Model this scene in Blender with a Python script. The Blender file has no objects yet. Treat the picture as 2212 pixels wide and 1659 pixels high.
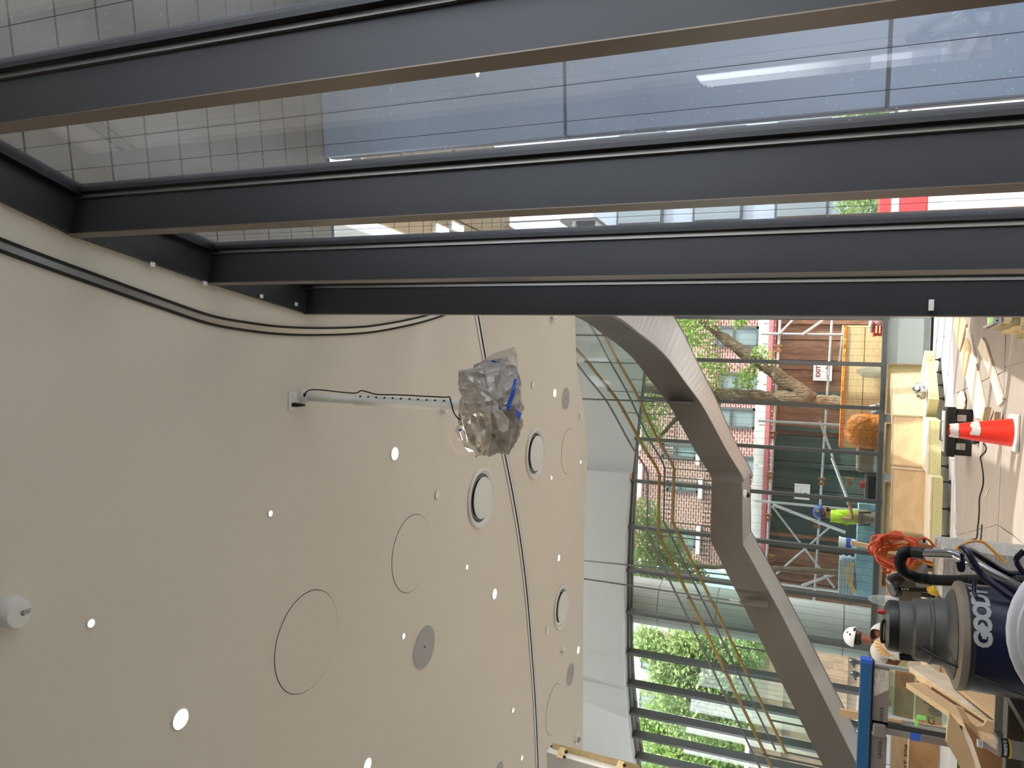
import bpy, bmesh, math, random
from mathutils import Vector, Matrix, noise
random.seed(7)
D = bpy.data
SC = bpy.context.scene
COL = SC.collection
PI = math.pi

# ------------------------------------------------------------------ camera
F_PX = 1661.0
PITCH = math.radians(22.5)
ROLL = math.radians(2.34)
EYE = 1.6
_R0 = Vector((1, 0, 0)); _U0 = Vector((0, -math.sin(PITCH), math.cos(PITCH))); FW = Vector((0, math.cos(PITCH), math.sin(PITCH)))
RT = _R0 * math.cos(ROLL) + _U0 * math.sin(ROLL)
UP = _U0 * math.cos(ROLL) - _R0 * math.sin(ROLL)
CAM = Vector((0, 0, EYE))
cd = D.cameras.new('camera'); cam = D.objects.new('camera', cd); COL.objects.link(cam)
cd.sensor_width = 36.0; cd.sensor_fit = 'HORIZONTAL'; cd.lens = F_PX / 2212.0 * 36.0
cd.clip_start = 0.05; cd.clip_end = 400
# the phone was held sideways: the picture's left is the sky, its top is the right
xa = -UP; ya = RT; za = -FW
cam.matrix_world = Matrix(((xa.x, ya.x, za.x, CAM.x), (xa.y, ya.y, za.y, CAM.y), (xa.z, ya.z, za.z, CAM.z), (0, 0, 0, 1)))
SC.camera = cam
SC.view_settings.view_transform = 'Standard'
SC.view_settings.look = 'None'
SC.view_settings.gamma = 1.0
SC.view_settings.use_curve_mapping = False
SC.view_settings.exposure = 0.3

# ------------------------------------------------------------------ sky, sun, lamps
SUN_EL = math.radians(55); SUN_DIR = Vector((1.0, -0.42, 0)).normalized()
w = D.worlds.new('sky'); SC.world = w; w.use_nodes = True
nt = w.node_tree; nt.nodes.clear()
sky = nt.nodes.new('ShaderNodeTexSky'); sky.sky_type = 'NISHITA'; sky.sun_disc = False
sky.sun_elevation = SUN_EL; sky.sun_rotation = math.radians(113); sky.air_density = 1.0; sky.dust_density = 2.0; sky.ozone_density = 1.0
bg = nt.nodes.new('ShaderNodeBackground'); bg.inputs['Strength'].default_value = 0.8
ow = nt.nodes.new('ShaderNodeOutputWorld')
hz = nt.nodes.new('ShaderNodeHueSaturation'); hz.inputs['Saturation'].default_value = 0.28; nt.links.new(sky.outputs[0], hz.inputs['Color'])
nt.links.new(hz.outputs[0], bg.inputs['Color']); nt.links.new(bg.outputs[0], ow.inputs['Surface'])
sl = D.lights.new('sun', 'SUN'); sl.energy = 9.0; sl.angle = math.radians(0.6); sl.color = (1.0, 0.95, 0.86)
so = D.objects.new('sun', sl); COL.objects.link(so)
sv = Vector((SUN_DIR.x * math.cos(SUN_EL), SUN_DIR.y * math.cos(SUN_EL), math.sin(SUN_EL)))
so.rotation_euler = sv.to_track_quat('Z', 'Y').to_euler(); so.location = sv * 40

# ------------------------------------------------------------------ pixel rays -> points of the place
def ray(x, y): return FW * F_PX + RT * (829.5 - y) + UP * (1106 - x)
def atz(x, y, z):
    d = ray(x, y); return CAM + d * ((z - EYE) / d.z)
def aty(x, y, Y):
    d = ray(x, y); return CAM + d * (Y / d.y)
def pxm(P):
    """pixels per metre at point P"""
    return F_PX / max(0.1, (Vector(P) - CAM).dot(FW))

# ------------------------------------------------------------------ materials
def lin(c):
    r = []
    for v in c[:3]:
        v = v / 255.0
        r.append(v / 12.92 if v <= 0.04045 else ((v + 0.055) / 1.055) ** 2.4)
    return (r[0], r[1], r[2], 1.0)
def _new(name):
    m = D.materials.new(name); m.use_nodes = True
    n = m.node_tree; b = n.nodes['Principled BSDF']
    return m, n, b
def mat(name, col, rough=0.6, metal=0.0, var=0.08, scale=6.0, bump=0.0, bscale=60.0, spec=0.5, stretch=None, bdist=0.01):
    m, n, b = _new(name)
    b.inputs['Roughness'].default_value = rough; b.inputs['Metallic'].default_value = metal
    b.inputs['Specular IOR Level'].default_value = spec
    tc = n.nodes.new('ShaderNodeTexCoord'); src = tc.outputs['Object']
    if stretch:
        mp = n.nodes.new('ShaderNodeMapping'); mp.inputs['Scale'].default_value = stretch
        n.links.new(src, mp.inputs['Vector']); src = mp.outputs['Vector']
    nz = n.nodes.new('ShaderNodeTexNoise'); nz.inputs['Scale'].default_value = scale; nz.inputs['Detail'].default_value = 5
    n.links.new(src, nz.inputs['Vector'])
    mx = n.nodes.new('ShaderNodeMix'); mx.data_type = 'RGBA'
    c = lin(col)
    mx.inputs['A'].default_value = tuple(max(0, v * (1 - var)) for v in c[:3]) + (1,)
    mx.inputs['B'].default_value = tuple(min(1, v * (1 + var)) for v in c[:3]) + (1,)
    n.links.new(nz.outputs['Fac'], mx.inputs['Factor']); n.links.new(mx.outputs['Result'], b.inputs['Base Color'])
    if bump:
        nb = n.nodes.new('ShaderNodeTexNoise'); nb.inputs['Scale'].default_value = bscale; nb.inputs['Detail'].default_value = 6
        n.links.new(src, nb.inputs['Vector'])
        bp = n.nodes.new('ShaderNodeBump'); bp.inputs['Strength'].default_value = bump; bp.inputs['Distance'].default_value = bdist
        n.links.new(nb.outputs['Fac'], bp.inputs['Height']); n.links.new(bp.outputs['Normal'], b.inputs['Normal'])
    return m
def wood(name, c1, c2, scale=3.0, stretch=(1, 8, 8), rough=0.6, dist=4.0):
    m, n, b = _new(name); b.inputs['Roughness'].default_value = rough
    tc = n.nodes.new('ShaderNodeTexCoord'); mp = n.nodes.new('ShaderNodeMapping'); mp.inputs['Scale'].default_value = stretch
    n.links.new(tc.outputs['Object'], mp.inputs['Vector'])
    nz = n.nodes.new('ShaderNodeTexNoise'); nz.inputs['Scale'].default_value = scale; nz.inputs['Detail'].default_value = 4; nz.inputs['Distortion'].default_value = 0.6
    n.links.new(mp.outputs['Vector'], nz.inputs['Vector'])
    wv = n.nodes.new('ShaderNodeMath'); wv.operation = 'MULTIPLY'; wv.inputs[1].default_value = 9.0
    fr = n.nodes.new('ShaderNodeMath'); fr.operation = 'PINGPONG'; fr.inputs[1].default_value = 1.0
    n.links.new(nz.outputs['Fac'], wv.inputs[0]); n.links.new(wv.outputs[0], fr.inputs[0])
    mx = n.nodes.new('ShaderNodeMix'); mx.data_type = 'RGBA'; mx.inputs['A'].default_value = lin(c1); mx.inputs['B'].default_value = lin(c2)
    n.links.new(fr.outputs[0], mx.inputs['Factor']); n.links.new(mx.outputs['Result'], b.inputs['Base Color'])
    return m
def emit(name, col, strength):
    m, n, b = _new(name); n.nodes.remove(b)
    e = n.nodes.new('ShaderNodeEmission'); e.inputs['Color'].default_value = lin(col); e.inputs['Strength'].default_value = strength
    n.links.new(e.outputs[0], n.nodes['Material Output'].inputs['Surface']); return m
def glass(name, tint=(235, 245, 240), refl=0.06, dust=0.0, dust_col=(200, 205, 210), specks=False):
    """flat architectural glass: clear pane, fresnel mirror, a film of dust"""
    m, n, b = _new(name); n.nodes.remove(b)
    tr = n.nodes.new('ShaderNodeBsdfTransparent'); tr.inputs['Color'].default_value = lin(tint)
    gl = n.nodes.new('ShaderNodeBsdfGlossy'); gl.inputs['Roughness'].default_value = 0.0; gl.inputs['Color'].default_value = (0.9, 0.9, 0.9, 1)
    fr = n.nodes.new('ShaderNodeFresnel'); fr.inputs['IOR'].default_value = 1.45
    ml = n.nodes.new('ShaderNodeMath'); ml.operation = 'MULTIPLY'; ml.inputs[1].default_value = refl / 0.04
    n.links.new(fr.outputs[0], ml.inputs[0])
    cl = n.nodes.new('ShaderNodeMath'); cl.operation = 'MINIMUM'; cl.inputs[1].default_value = 0.22
    n.links.new(ml.outputs[0], cl.inputs[0])
    m1 = n.nodes.new('ShaderNodeMixShader'); n.links.new(cl.outputs[0], m1.inputs[0]); n.links.new(tr.outputs[0], m1.inputs[1]); n.links.new(gl.outputs[0], m1.inputs[2])
    last = m1
    if dust > 0:
        df = n.nodes.new('ShaderNodeBsdfTranslucent'); df.inputs['Color'].default_value = lin(dust_col)
        d2 = n.nodes.new('ShaderNodeBsdfDiffuse'); d2.inputs['Color'].default_value = lin(dust_col)
        ds = n.nodes.new('ShaderNodeMixShader'); ds.inputs[0].default_value = 0.5
        n.links.new(df.outputs[0], ds.inputs[1]); n.links.new(d2.outputs[0], ds.inputs[2])
        tc = n.nodes.new('ShaderNodeTexCoord')
        nz = n.nodes.new('ShaderNodeTexNoise'); nz.inputs['Scale'].default_value = 2.2; nz.inputs['Detail'].default_value = 8
        n.links.new(tc.outputs['Object'], nz.inputs['Vector'])
        mr = n.nodes.new('ShaderNodeMapRange'); mr.inputs['From Min'].default_value = 0.35; mr.inputs['From Max'].default_value = 0.75
        mr.inputs['To Min'].default_value = dust * 0.45; mr.inputs['To Max'].default_value = dust * 1.6
        n.links.new(nz.outputs['Fac'], mr.inputs['Value']); fac = mr.outputs['Result']
        if specks:
            vo = n.nodes.new('ShaderNodeTexVoronoi'); vo.inputs['Scale'].default_value = 32; n.links.new(tc.outputs['Object'], vo.inputs['Vector'])
            m2 = n.nodes.new('ShaderNodeMapRange'); m2.inputs['From Min'].default_value = 0.05; m2.inputs['From Max'].default_value = 0.10
            m2.inputs['To Min'].default_value = 0.55; m2.inputs['To Max'].default_value = 0.0
            n.links.new(vo.outputs['Distance'], m2.inputs['Value'])
            ad = n.nodes.new('ShaderNodeMath'); ad.operation = 'ADD'; n.links.new(fac, ad.inputs[0]); n.links.new(m2.outputs['Result'], ad.inputs[1]); fac = ad.outputs[0]
        m3 = n.nodes.new('ShaderNodeMixShader'); n.links.new(fac, m3.inputs[0]); n.links.new(m1.outputs[0], m3.inputs[1]); n.links.new(ds.outputs[0], m3.inputs[2])
        last = m3
    n.links.new(last.outputs[0], n.nodes['Material Output'].inputs['Surface'])
    return m
def brick_mat(name, c1, c2, mortar, scale=1.0):
    m, n, b = _new(name); b.inputs['Roughness'].default_value = 0.85
    tc = n.nodes.new('ShaderNodeTexCoord'); mp = n.nodes.new('ShaderNodeMapping'); mp.inputs['Rotation'].default_value = (PI / 2, 0, 0)
    n.links.new(tc.outputs['Object'], mp.inputs['Vector'])
    bk = n.nodes.new('ShaderNodeTexBrick'); bk.inputs['Scale'].default_value = scale
    bk.inputs['Color1'].default_value = lin(c1); bk.inputs['Color2'].default_value = lin(c2); bk.inputs['Mortar'].default_value = lin(mortar)
    bk.inputs['Mortar Size'].default_value = 0.014; bk.inputs['Brick Width'].default_value = 0.205; bk.inputs['Row Height'].default_value = 0.078
    n.links.new(mp.outputs['Vector'], bk.inputs['Vector']); n.links.new(bk.outputs['Color'], b.inputs['Base Color'])
    bp = n.nodes.new('ShaderNodeBump'); bp.inputs['Strength'].default_value = 0.4; bp.invert = True
    n.links.new(bk.outputs['Fac'], bp.inputs['Height']); n.links.new(bp.outputs['Normal'], b.inputs['Normal'])
    return m
def plastic_film(name, col, alpha=0.25, rough=0.25):
    m, n, b = _new(name); b.inputs['Base Color'].default_value = lin(col); b.inputs['Roughness'].default_value = rough
    b.inputs['Alpha'].default_value = 1 - alpha; b.inputs['Specular IOR Level'].default_value = 0.7
    return m

M = {}
M['ceiling'] = mat('ceiling_paint', (230, 221, 205), 0.9, var=0.015, scale=1.2, bump=0.02, bscale=300)
M['void_white'] = mat('void_paint', (214, 217, 211), 0.8, var=0.02, scale=2)
M['white'] = mat('white_paint', (232, 231, 226), 0.8, var=0.02, scale=2)
M['fin'] = mat('charcoal_coating', (54, 54, 57), 0.42, metal=0.25, var=0.05, scale=2)
M['fin_face'] = mat('ceiling_reflection_tone', (118, 104, 92), 0.35, metal=0.5, var=0.05, scale=2)  # warm reflection of the ceiling painted into the fins' inner end faces
M['gasket'] = mat('black_gasket', (10, 10, 13), 0.45, var=0.1)
M['alu'] = mat('mill_aluminium', (150, 146, 140), 0.35, metal=0.8, var=0.05)
M['mullion'] = mat('grey_mullion', (98, 99, 97), 0.45, metal=0.3, var=0.05)
M['apron'] = mat('apron_grey', (172, 176, 170), 0.5, metal=0.1, var=0.03)
M['glass_near'] = glass('dusty_glass', (238, 241, 243), 0.05, 0.085, (190, 194, 204), True)
M['glass_far'] = glass('facade_glass', (244, 249, 246), 0.04, 0.015, (225, 232, 232))
M['glass_rail'] = glass('railing_glass', (238, 246, 242), 0.016, 0.035, (225, 235, 230))
M['glass_edge'] = mat('glass_edge_green', (205, 222, 214), 0.2, var=0.03)
M['wire'] = mat('frit_line', (28, 28, 30), 0.6, var=0)
M['stair'] = mat('stair_steel_paint', (108, 102, 96), 0.38, metal=0.15, var=0.05, scale=1.5)
M['stair_soffit'] = mat('stair_soffit_paint', (205, 196, 190), 0.32, metal=0.15, var=0.08, scale=2.0)
M['oak'] = wood('oak_handrail', (196, 150, 84), (180, 134, 70), 3, (8, 8, 8))
M['steel'] = mat('stainless', (178, 178, 176), 0.28, metal=0.9, var=0.04)
M['steel_dark'] = mat('grey_steel', (128, 128, 128), 0.35, metal=0.6, var=0.06)
M['fix_white'] = mat('white_plastic', (238, 236, 230), 0.45, var=0.02)
M['fix_grey'] = mat('grille_grey', (178, 176, 172), 0.7, var=0.04, scale=60)
M['fix_dark'] = mat('dark_slot', (20, 20, 20), 0.7, var=0.1)
M['lamp'] = emit('lamp_lens', (255, 244, 226), 9.0)
M['black'] = mat('black_plastic', (24, 24, 25), 0.42, var=0.12, scale=20)
M['rubber'] = mat('black_rubber', (20, 20, 20), 0.55, var=0.1, bump=0.1)
M['concrete'] = mat('concrete_column', (204, 203, 198), 0.8, var=0.12, scale=2.5, bump=0.08)
M['bluewall'] = mat('blue_grey_panel', (120, 132, 150), 0.75, var=0.08, scale=1.4, bump=0.04)
M['soffit_tile'] = mat('soffit_plank', (116, 108, 97), 0.7, var=0.10, scale=2.2, bump=0.03)
M['soffit_warm'] = mat('soffit_plank_warm', (182, 156, 116), 0.7, var=0.08, scale=2.2)
M['floor'] = mat('pale_floor', (206, 206, 204), 0.55, var=0.04, scale=3)
M['board'] = mat('protection_board', (152, 140, 131), 0.75, var=0.16, scale=2.4, bump=0.04, stretch=(1, 3, 1))
M['ply'] = wood('plywood', (216, 184, 142), (204, 170, 128), 0.9, (1.2, 1, 3.4))
M['ply_dark'] = wood('plywood_dark', (176, 134, 92), (158, 116, 76), 0.9, (1.2, 1, 3.4))
M['ply_pale'] = wood('plywood_pale', (228, 214, 190), (214, 196, 166), 1.2, (1.2, 5, 3.4))
M['ply_edge'] = wood('ply_edge', (196, 170, 136), (160, 130, 98), 6, (1, 1, 14))
M['mdf'] = mat('olive_board', (206, 194, 142), 0.8, var=0.06, scale=3, bump=0.03)
M['pine'] = wood('pine', (232, 206, 158), (218, 188, 138), 2, (1, 6, 6))
M['tan_slab'] = mat('tan_slab', (196, 170, 128), 0.85, var=0.25, scale=14, bump=0.5, bscale=40)
M['olive_slab'] = mat('olive_slab', (150, 136, 98), 0.85, var=0.25, scale=14, bump=0.5, bscale=40)
M['cream_slab'] = mat('cream_slab', (226, 208, 166), 0.85, var=0.15, scale=14, bump=0.4, bscale=40)
M['cone'] = mat('cone_red', (232, 52, 36), 0.38, var=0.05)
M['cone_white'] = mat('cone_sleeve', (206, 202, 198), 0.35, var=0.12, scale=18)
M['dirty_white'] = mat('dirty_white', (214, 212, 204), 0.6, var=0.15, scale=14)
M['vac_grey'] = mat('vac_plastic', (88, 85, 80), 0.5, var=0.3, scale=9, bump=0.15, bscale=160)
M['vac_black'] = mat('vac_black', (28, 28, 28), 0.4, var=0.2, scale=12)
M['vac_rim'] = mat('vac_rim', (134, 122, 106), 0.55, var=0.25, scale=9)
M['navy'] = mat('navy_paint', (12, 18, 52), 0.3, var=0.1, scale=6)
M['navy_tube'] = mat('navy_tube', (22, 28, 52), 0.22, metal=0.3, var=0.1)
M['chrome'] = mat('chrome', (190, 190, 192), 0.12, metal=1.0, var=0.03)
M['silver'] = mat('silver_print', (176, 178, 178), 0.4, var=0.03)
M['orange_cord'] = mat('orange_cord', (214, 92, 52), 0.5, var=0.1)
M['amber_cord'] = mat('amber_cord', (212, 146, 50), 0.5, var=0.1)
M['bluefilm'] = mat('blue_film', (30, 84, 132), 0.35, var=0.12, scale=8, bump=0.1)
M['bluetape'] = mat('blue_tape', (40, 88, 190), 0.5, var=0.15, scale=25)
M['greyfilm'] = mat('grey_film', (112, 106, 104), 0.6, var=0.05)
M['greenclip'] = mat('green_clip', (140, 226, 116), 0.35, var=0.05)
M['laminate'] = wood('grey_laminate', (196, 190, 182), (150, 146, 140), 4, (2, 2, 14), rough=0.55)
M['grey_box'] = mat('grey_metal_box', (128, 124, 118), 0.5, metal=0.2, var=0.08)
M['grey_dark'] = mat('dark_grey_metal', (72, 68, 64), 0.5, metal=0.2, var=0.1)
M['cloth_grey'] = mat('grey_cloth', (160, 158, 164), 0.9, var=0.1, bump=0.3, bscale=18)
M['film'] = plastic_film('clear_plastic', (176, 167, 158), 0.16, 0.24)
M['film2'] = plastic_film('clear_plastic_flap', (224, 212, 200), 0.45, 0.2)
M['projector'] = mat('projector_white', (96, 90, 84), 0.5, var=0.05)
M['petplastic'] = plastic_film('bottle_plastic', (236, 238, 240), 0.76, 0.08)
M['brick'] = brick_mat('red_brick', (138, 74, 66), (122, 64, 58), (176, 162, 156), 1.0)
M['stone'] = mat('pale_stone', (214, 216, 220), 0.8, var=0.12, scale=5)
M['redstrip'] = mat('red_strip', (204, 118, 122), 0.7, var=0.15, scale=5)
M['winframe'] = mat('window_frame_dark', (74, 76, 76), 0.5, var=0.06)
M['winpane'] = mat('window_pane', (120, 132, 134), 0.06, var=0.12, scale=0.6, spec=1.0)
M['hoard_green'] = mat('green_hoarding', (50, 66, 60), 0.7, var=0.15, scale=2)
M['hoard_brown'] = wood('brown_hoarding', (140, 96, 70), (112, 74, 52), 1.5, (3, 3, 0.8))
M['hoard_grey'] = wood('weathered_hoarding', (150, 126, 104), (128, 106, 86), 1.5, (3, 3, 0.8))
M['pipe'] = mat('scaffold_pipe', (202, 204, 208), 0.3, metal=0.5, var=0.1, scale=10)
M['rust'] = mat('rusty_coupler', (150, 104, 62), 0.6, metal=0.3, var=0.25, scale=30)
M['bark'] = mat('bark', (118, 102, 80), 0.95, var=0.4, scale=9, bump=1.0, bscale=10, stretch=(3, 3, 0.6), bdist=0.08)
M['bark_pale'] = mat('bark_pale', (168, 158, 136), 0.95, var=0.3, scale=9, bump=0.8, bscale=22)
M['asphalt'] = mat('street_paving', (158, 158, 160), 0.9, var=0.12, scale=2)
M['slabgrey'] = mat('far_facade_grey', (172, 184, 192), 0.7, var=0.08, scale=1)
M['blue_tarp'] = mat('blue_tarp', (168, 216, 236), 0.4, var=0.1, scale=4, bump=0.9, bscale=6, bdist=0.06)
M['orange_bag'] = mat('orange_bag', (252, 146, 52), 0.35, var=0.1, scale=5, bump=1.0, bscale=7, bdist=0.08)
M['terracotta'] = mat('terracotta', (216, 158, 118), 0.8, var=0.08, scale=5)
M['pink'] = mat('pink_plastic', (242, 176, 184), 0.5, var=0.15, scale=12)
M['red'] = mat('red_plastic', (214, 52, 46), 0.5, var=0.12, scale=12)
M['skin'] = mat('skin', (206, 150, 122), 0.55, var=0.06, scale=8)
M['skin_dark'] = mat('skin_brown', (140, 88, 62), 0.55, var=0.06, scale=8)
M['lime'] = mat('lime_shirt', (212, 250, 64), 0.8, var=0.06, scale=6, bump=0.4, bscale=12)
M['khaki'] = mat('khaki_cloth', (172, 158, 138), 0.85, var=0.1, scale=8, bump=0.4, bscale=14)
M['teegrey'] = mat('pale_grey_cloth', (206, 204, 196), 0.85, var=0.06, scale=8, bump=0.4, bscale=14)
M['hatblue'] = mat('blue_helmet', (52, 88, 172), 0.3, var=0.03)
M['hatwhite'] = mat('white_helmet', (236, 236, 240), 0.3, var=0.03)
M['yellow'] = mat('yellow_mark', (240, 196, 50), 0.5, var=0.03)
M['orange_print'] = mat('orange_print', (232, 160, 52), 0.7, var=0.03)
M['hair'] = mat('dark_hair', (44, 34, 28), 0.8, var=0.2, scale=40, bump=0.4)
M['ink'] = mat('black_ink', (38, 28, 22), 0.8, var=0)
M['paper'] = mat('white_paper', (236, 234, 236), 0.8, var=0.02)
M['redink'] = mat('red_ink', (140, 40, 44), 0.8, var=0)
def leaf_mat(name, c1, c2):
    m, n, b = _new(name); b.inputs['Roughness'].default_value = 0.5
    oi = n.nodes.new('ShaderNodeTexCoord'); nz = n.nodes.new('ShaderNodeTexNoise'); nz.inputs['Scale'].default_value = 2.5
    n.links.new(oi.outputs['Object'], nz.inputs['Vector'])
    mx = n.nodes.new('ShaderNodeMix'); mx.data_type = 'RGBA'; mx.inputs['A'].default_value = lin(c1); mx.inputs['B'].default_value = lin(c2)
    n.links.new(nz.outputs['Fac'], mx.inputs['Factor']); n.links.new(mx.outputs['Result'], b.inputs['Base Color'])
    tl = n.nodes.new('ShaderNodeBsdfTranslucent'); n.links.new(mx.outputs['Result'], tl.inputs['Color'])
    ms = n.nodes.new('ShaderNodeMixShader'); ms.inputs[0].default_value = 0.45
    n.links.new(b.outputs[0], ms.inputs[1]); n.links.new(tl.outputs[0], ms.inputs[2]); n.links.new(ms.outputs[0], n.nodes['Material Output'].inputs['Surface'])
    return m
M['leaf'] = leaf_mat('green_leaf', (112, 150, 62), (172, 194, 108))
M['leaf2'] = leaf_mat('pale_green_leaf', (120, 152, 86), (186, 202, 140))

# ------------------------------------------------------------------ mesh builder
class MB:
    def __init__(s): s.v = []; s.f = []
    def add(s, vs, fs):
        o = len(s.v); s.v += [Vector(p) for p in vs]; s.f += [[i + o for i in f] for f in fs]; return s
    def hexa(s, b, t):
        n = len(b)
        fs = [list(range(n))[::-1], list(range(n, 2 * n))] + [[i, (i + 1) % n, n + (i + 1) % n, n + i] for i in range(n)]
        return s.add(list(b) + list(t), fs)
    def box(s, c, d, rot=None):
        x, y, z = d[0] / 2, d[1] / 2, d[2] / 2
        p = [(-x, -y, -z), (x, -y, -z), (x, y, -z), (-x, y, -z), (-x, -y, z), (x, -y, z), (x, y, z), (-x, y, z)]
        p = [Vector(q) for q in p]
        if rot is not None: p = [rot @ q for q in p]
        p = [q + Vector(c) for q in p]
        return s.hexa(p[:4], p[4:])
    def prism(s, poly, vec):
        vec = Vector(vec); poly = [Vector(p) for p in poly]
        return s.hexa(poly, [p + vec for p in poly])
    def bar(s, a, b, wx, wy, up=(0, 0, 1)):
        a = Vector(a); b = Vector(b); d = (b - a).normalized(); u = Vector(up)
        if abs(d.dot(u)) > 0.99: u = Vector((1, 0, 0))
        r = d.cross(u).normalized(); u = r.cross(d).normalized()
        q = [r * (-wx / 2) + u * (-wy / 2), r * (wx / 2) + u * (-wy / 2), r * (wx / 2) + u * (wy / 2), r * (-wx / 2) + u * (wy / 2)]
        return s.hexa([a + k for k in q], [b + k for k in q])
    def tube(s, path, r, n=8, closed=False):
        path = [Vector(p) for p in path]; N = len(path)
        rs = r if isinstance(r, (list, tuple)) else [r] * N
        vs = []; prev = None
        for i, p in enumerate(path):
            if closed: d = path[(i + 1) % N] - path[i - 1]
            else: d = path[min(i + 1, N - 1)] - path[max(i - 1, 0)]
            d = d.normalized() if d.length > 1e-9 else Vector((0, 0, 1))
            if prev is None:
                u = Vector((0, 0, 1)) if abs(d.z) < 0.9 else Vector((1, 0, 0))
                a = d.cross(u).normalized()
            else:
                a = (prev - d * prev.dot(d))
                a = a.normalized() if a.length > 1e-6 else d.orthogonal().normalized()
            prev = a; b = d.cross(a)
            for k in range(n):
                t = 2 * PI * k / n
                vs.append(p + (a * math.cos(t) + b * math.sin(t)) * rs[i])
        fs = []
        for i in range(N if closed else N - 1):
            j = (i + 1) % N
            for k in range(n):
                k2 = (k + 1) % n
                fs.append([i * n + k, i * n + k2, j * n + k2, j * n + k])
        if not closed: fs += [list(range(n))[::-1], [(N - 1) * n + k for k in range(n)]]
        return s.add(vs, fs)
    def lathe(s, prof, n=24, c=(0, 0, 0), rot=None, cap=True):
        vs = []
        for (r, z) in prof:
            for k in range(n):
                t = 2 * PI * k / n; vs.append(Vector((r * math.cos(t), r * math.sin(t), z)))
        if rot is not None: vs = [rot @ v for v in vs]
        vs = [v + Vector(c) for v in vs]; fs = []
        for i in range(len(prof) - 1):
            for k in range(n):
                k2 = (k + 1) % n; fs.append([i * n + k, i * n + k2, (i + 1) * n + k2, (i + 1) * n + k])
        if cap:
            fs.append(list(range(n))[::-1]); fs.append([(len(prof) - 1) * n + k for k in range(n)])
        return s.add(vs, fs)
    def ell(s, c, rad, n=12, m=8, rot=None, top=PI, bot=0.0):
        prof = []
        vs = []
        for i in range(m + 1):
            a = bot + (top - bot) * i / m
            for k in range(n):
                t = 2 * PI * k / n
                vs.append(Vector((rad[0] * math.sin(a) * math.cos(t), rad[1] * math.sin(a) * math.sin(t), -rad[2] * math.cos(a))))
        if rot is not None: vs = [rot @ v for v in vs]
        vs = [v + Vector(c) for v in vs]; fs = []
        for i in range(m):
            for k in range(n):
                k2 = (k + 1) % n; fs.append([i * n + k, i * n + k2, (i + 1) * n + k2, (i + 1) * n + k])
        return s.add(vs, fs)
    def ribbon(s, A, B):
        n = len(A)
        return s.add(list(A) + list(B), [[i, i + 1, n + i + 1, n + i] for i in range(n - 1)])

ORG = {}
def smooth_path(pts, k=6, closed=False):
    pts = [Vector(p) for p in pts]; out = []; N = len(pts)
    rng = range(N if closed else N - 1)
    for i in rng:
        p1 = pts[i]; p2 = pts[(i + 1) % N]
        p0 = pts[i - 1] if (closed or i > 0) else p1 * 2 - p2
        p3 = pts[(i + 2) % N] if (closed or i < N - 2) else p2 * 2 - p1
        for j in range(k):
            t = j / k
            out.append(0.5 * ((2 * p1) + (p2 - p0) * t + (2 * p0 - 5 * p1 + 4 * p2 - p3) * t * t + (3 * p1 - p0 - 3 * p2 + p3) * t ** 3))
    if not closed: out.append(pts[-1])
    return out
def tag(o, label=None, cat=None, group=None, kind=None):
    if label: o['label'] = label
    if cat: o['category'] = cat
    if group: o['group'] = group
    if kind: o['kind'] = kind
    return o
def thing(name, loc, label=None, cat=None, group=None, kind=None):
    o = D.objects.new(name, None); COL.objects.link(o); o.empty_display_size = 0.1
    o.location = Vector(loc); ORG[o.name] = Vector(loc)
    return tag(o, label, cat, group, kind)
def obj(name, mb, m, parent=None, smooth=False, label=None, cat=None, group=None, kind=None, bevel=0.0, origin=None):
    v, f = mb.v, mb.f
    if parent is not None: org = ORG[parent.name]
    elif origin is not None: org = Vector(origin)
    else:
        xs = [p.x for p in v]; ys = [p.y for p in v]; zs = [p.z for p in v]
        org = Vector(((min(xs) + max(xs)) / 2, (min(ys) + max(ys)) / 2, min(zs)))
    me = D.meshes.new(name)
    me.from_pydata([tuple(p - org) for p in v], [], f)
    bm = bmesh.new(); bm.from_mesh(me); bmesh.ops.recalc_face_normals(bm, faces=bm.faces); bm.to_mesh(me); bm.free()
    if smooth:
        me.polygons.foreach_set('use_smooth', [True] * len(me.polygons))
    me.materials.append(M[m] if isinstance(m, str) else m)
    o = D.objects.new(name, me); COL.objects.link(o)
    if parent is not None: o.parent = parent
    else: o.location = org
    ORG[o.name] = org
    if smooth:
        try:
            md = o.modifiers.new('edge', 'EDGE_SPLIT'); md.split_angle = math.radians(40)
        except Exception: pass
    if bevel:
        md = o.modifiers.new('bevel', 'BEVEL'); md.width = bevel; md.segments = 2; md.limit_method = 'ANGLE'
    return tag(o, label, cat, group, kind)
def dup(root, loc, label=None, group=None, scale=None, rotz=None):
    r = root.copy(); COL.objects.link(r); r.location = loc
    if scale is not None: r.scale = scale
    if rotz is not None: r.rotation_euler = (0, 0, rotz)
    if label: r['label'] = label
    if group: r['group'] = group
    for ch in list(root.children):
        c = ch.copy(); COL.objects.link(c); c.parent = r
        for g in list(ch.children):
            k = g.copy(); COL.objects.link(k); k.parent = c
    return r
def text_mesh(txt, size, extrude=0.001, bold=0.0):
    cu = D.curves.new('lettering', 'FONT'); cu.body = txt; cu.size = size; cu.extrude = extrude; cu.offset = bold; cu.align_x = 'CENTER'; cu.align_y = 'CENTER'; cu.resolution_u = 3
    o = D.objects.new('lettering', cu); COL.objects.link(o)
    dg = bpy.context.evaluated_depsgraph_get()
    me = D.meshes.new_from_object(o.evaluated_get(dg))
    mb = MB(); mb.add([v.co.copy() for v in me.vertices], [list(p.vertices) for p in me.polygons])
    D.objects.remove(o); D.curves.remove(cu); D.meshes.remove(me)
    return mb
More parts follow.
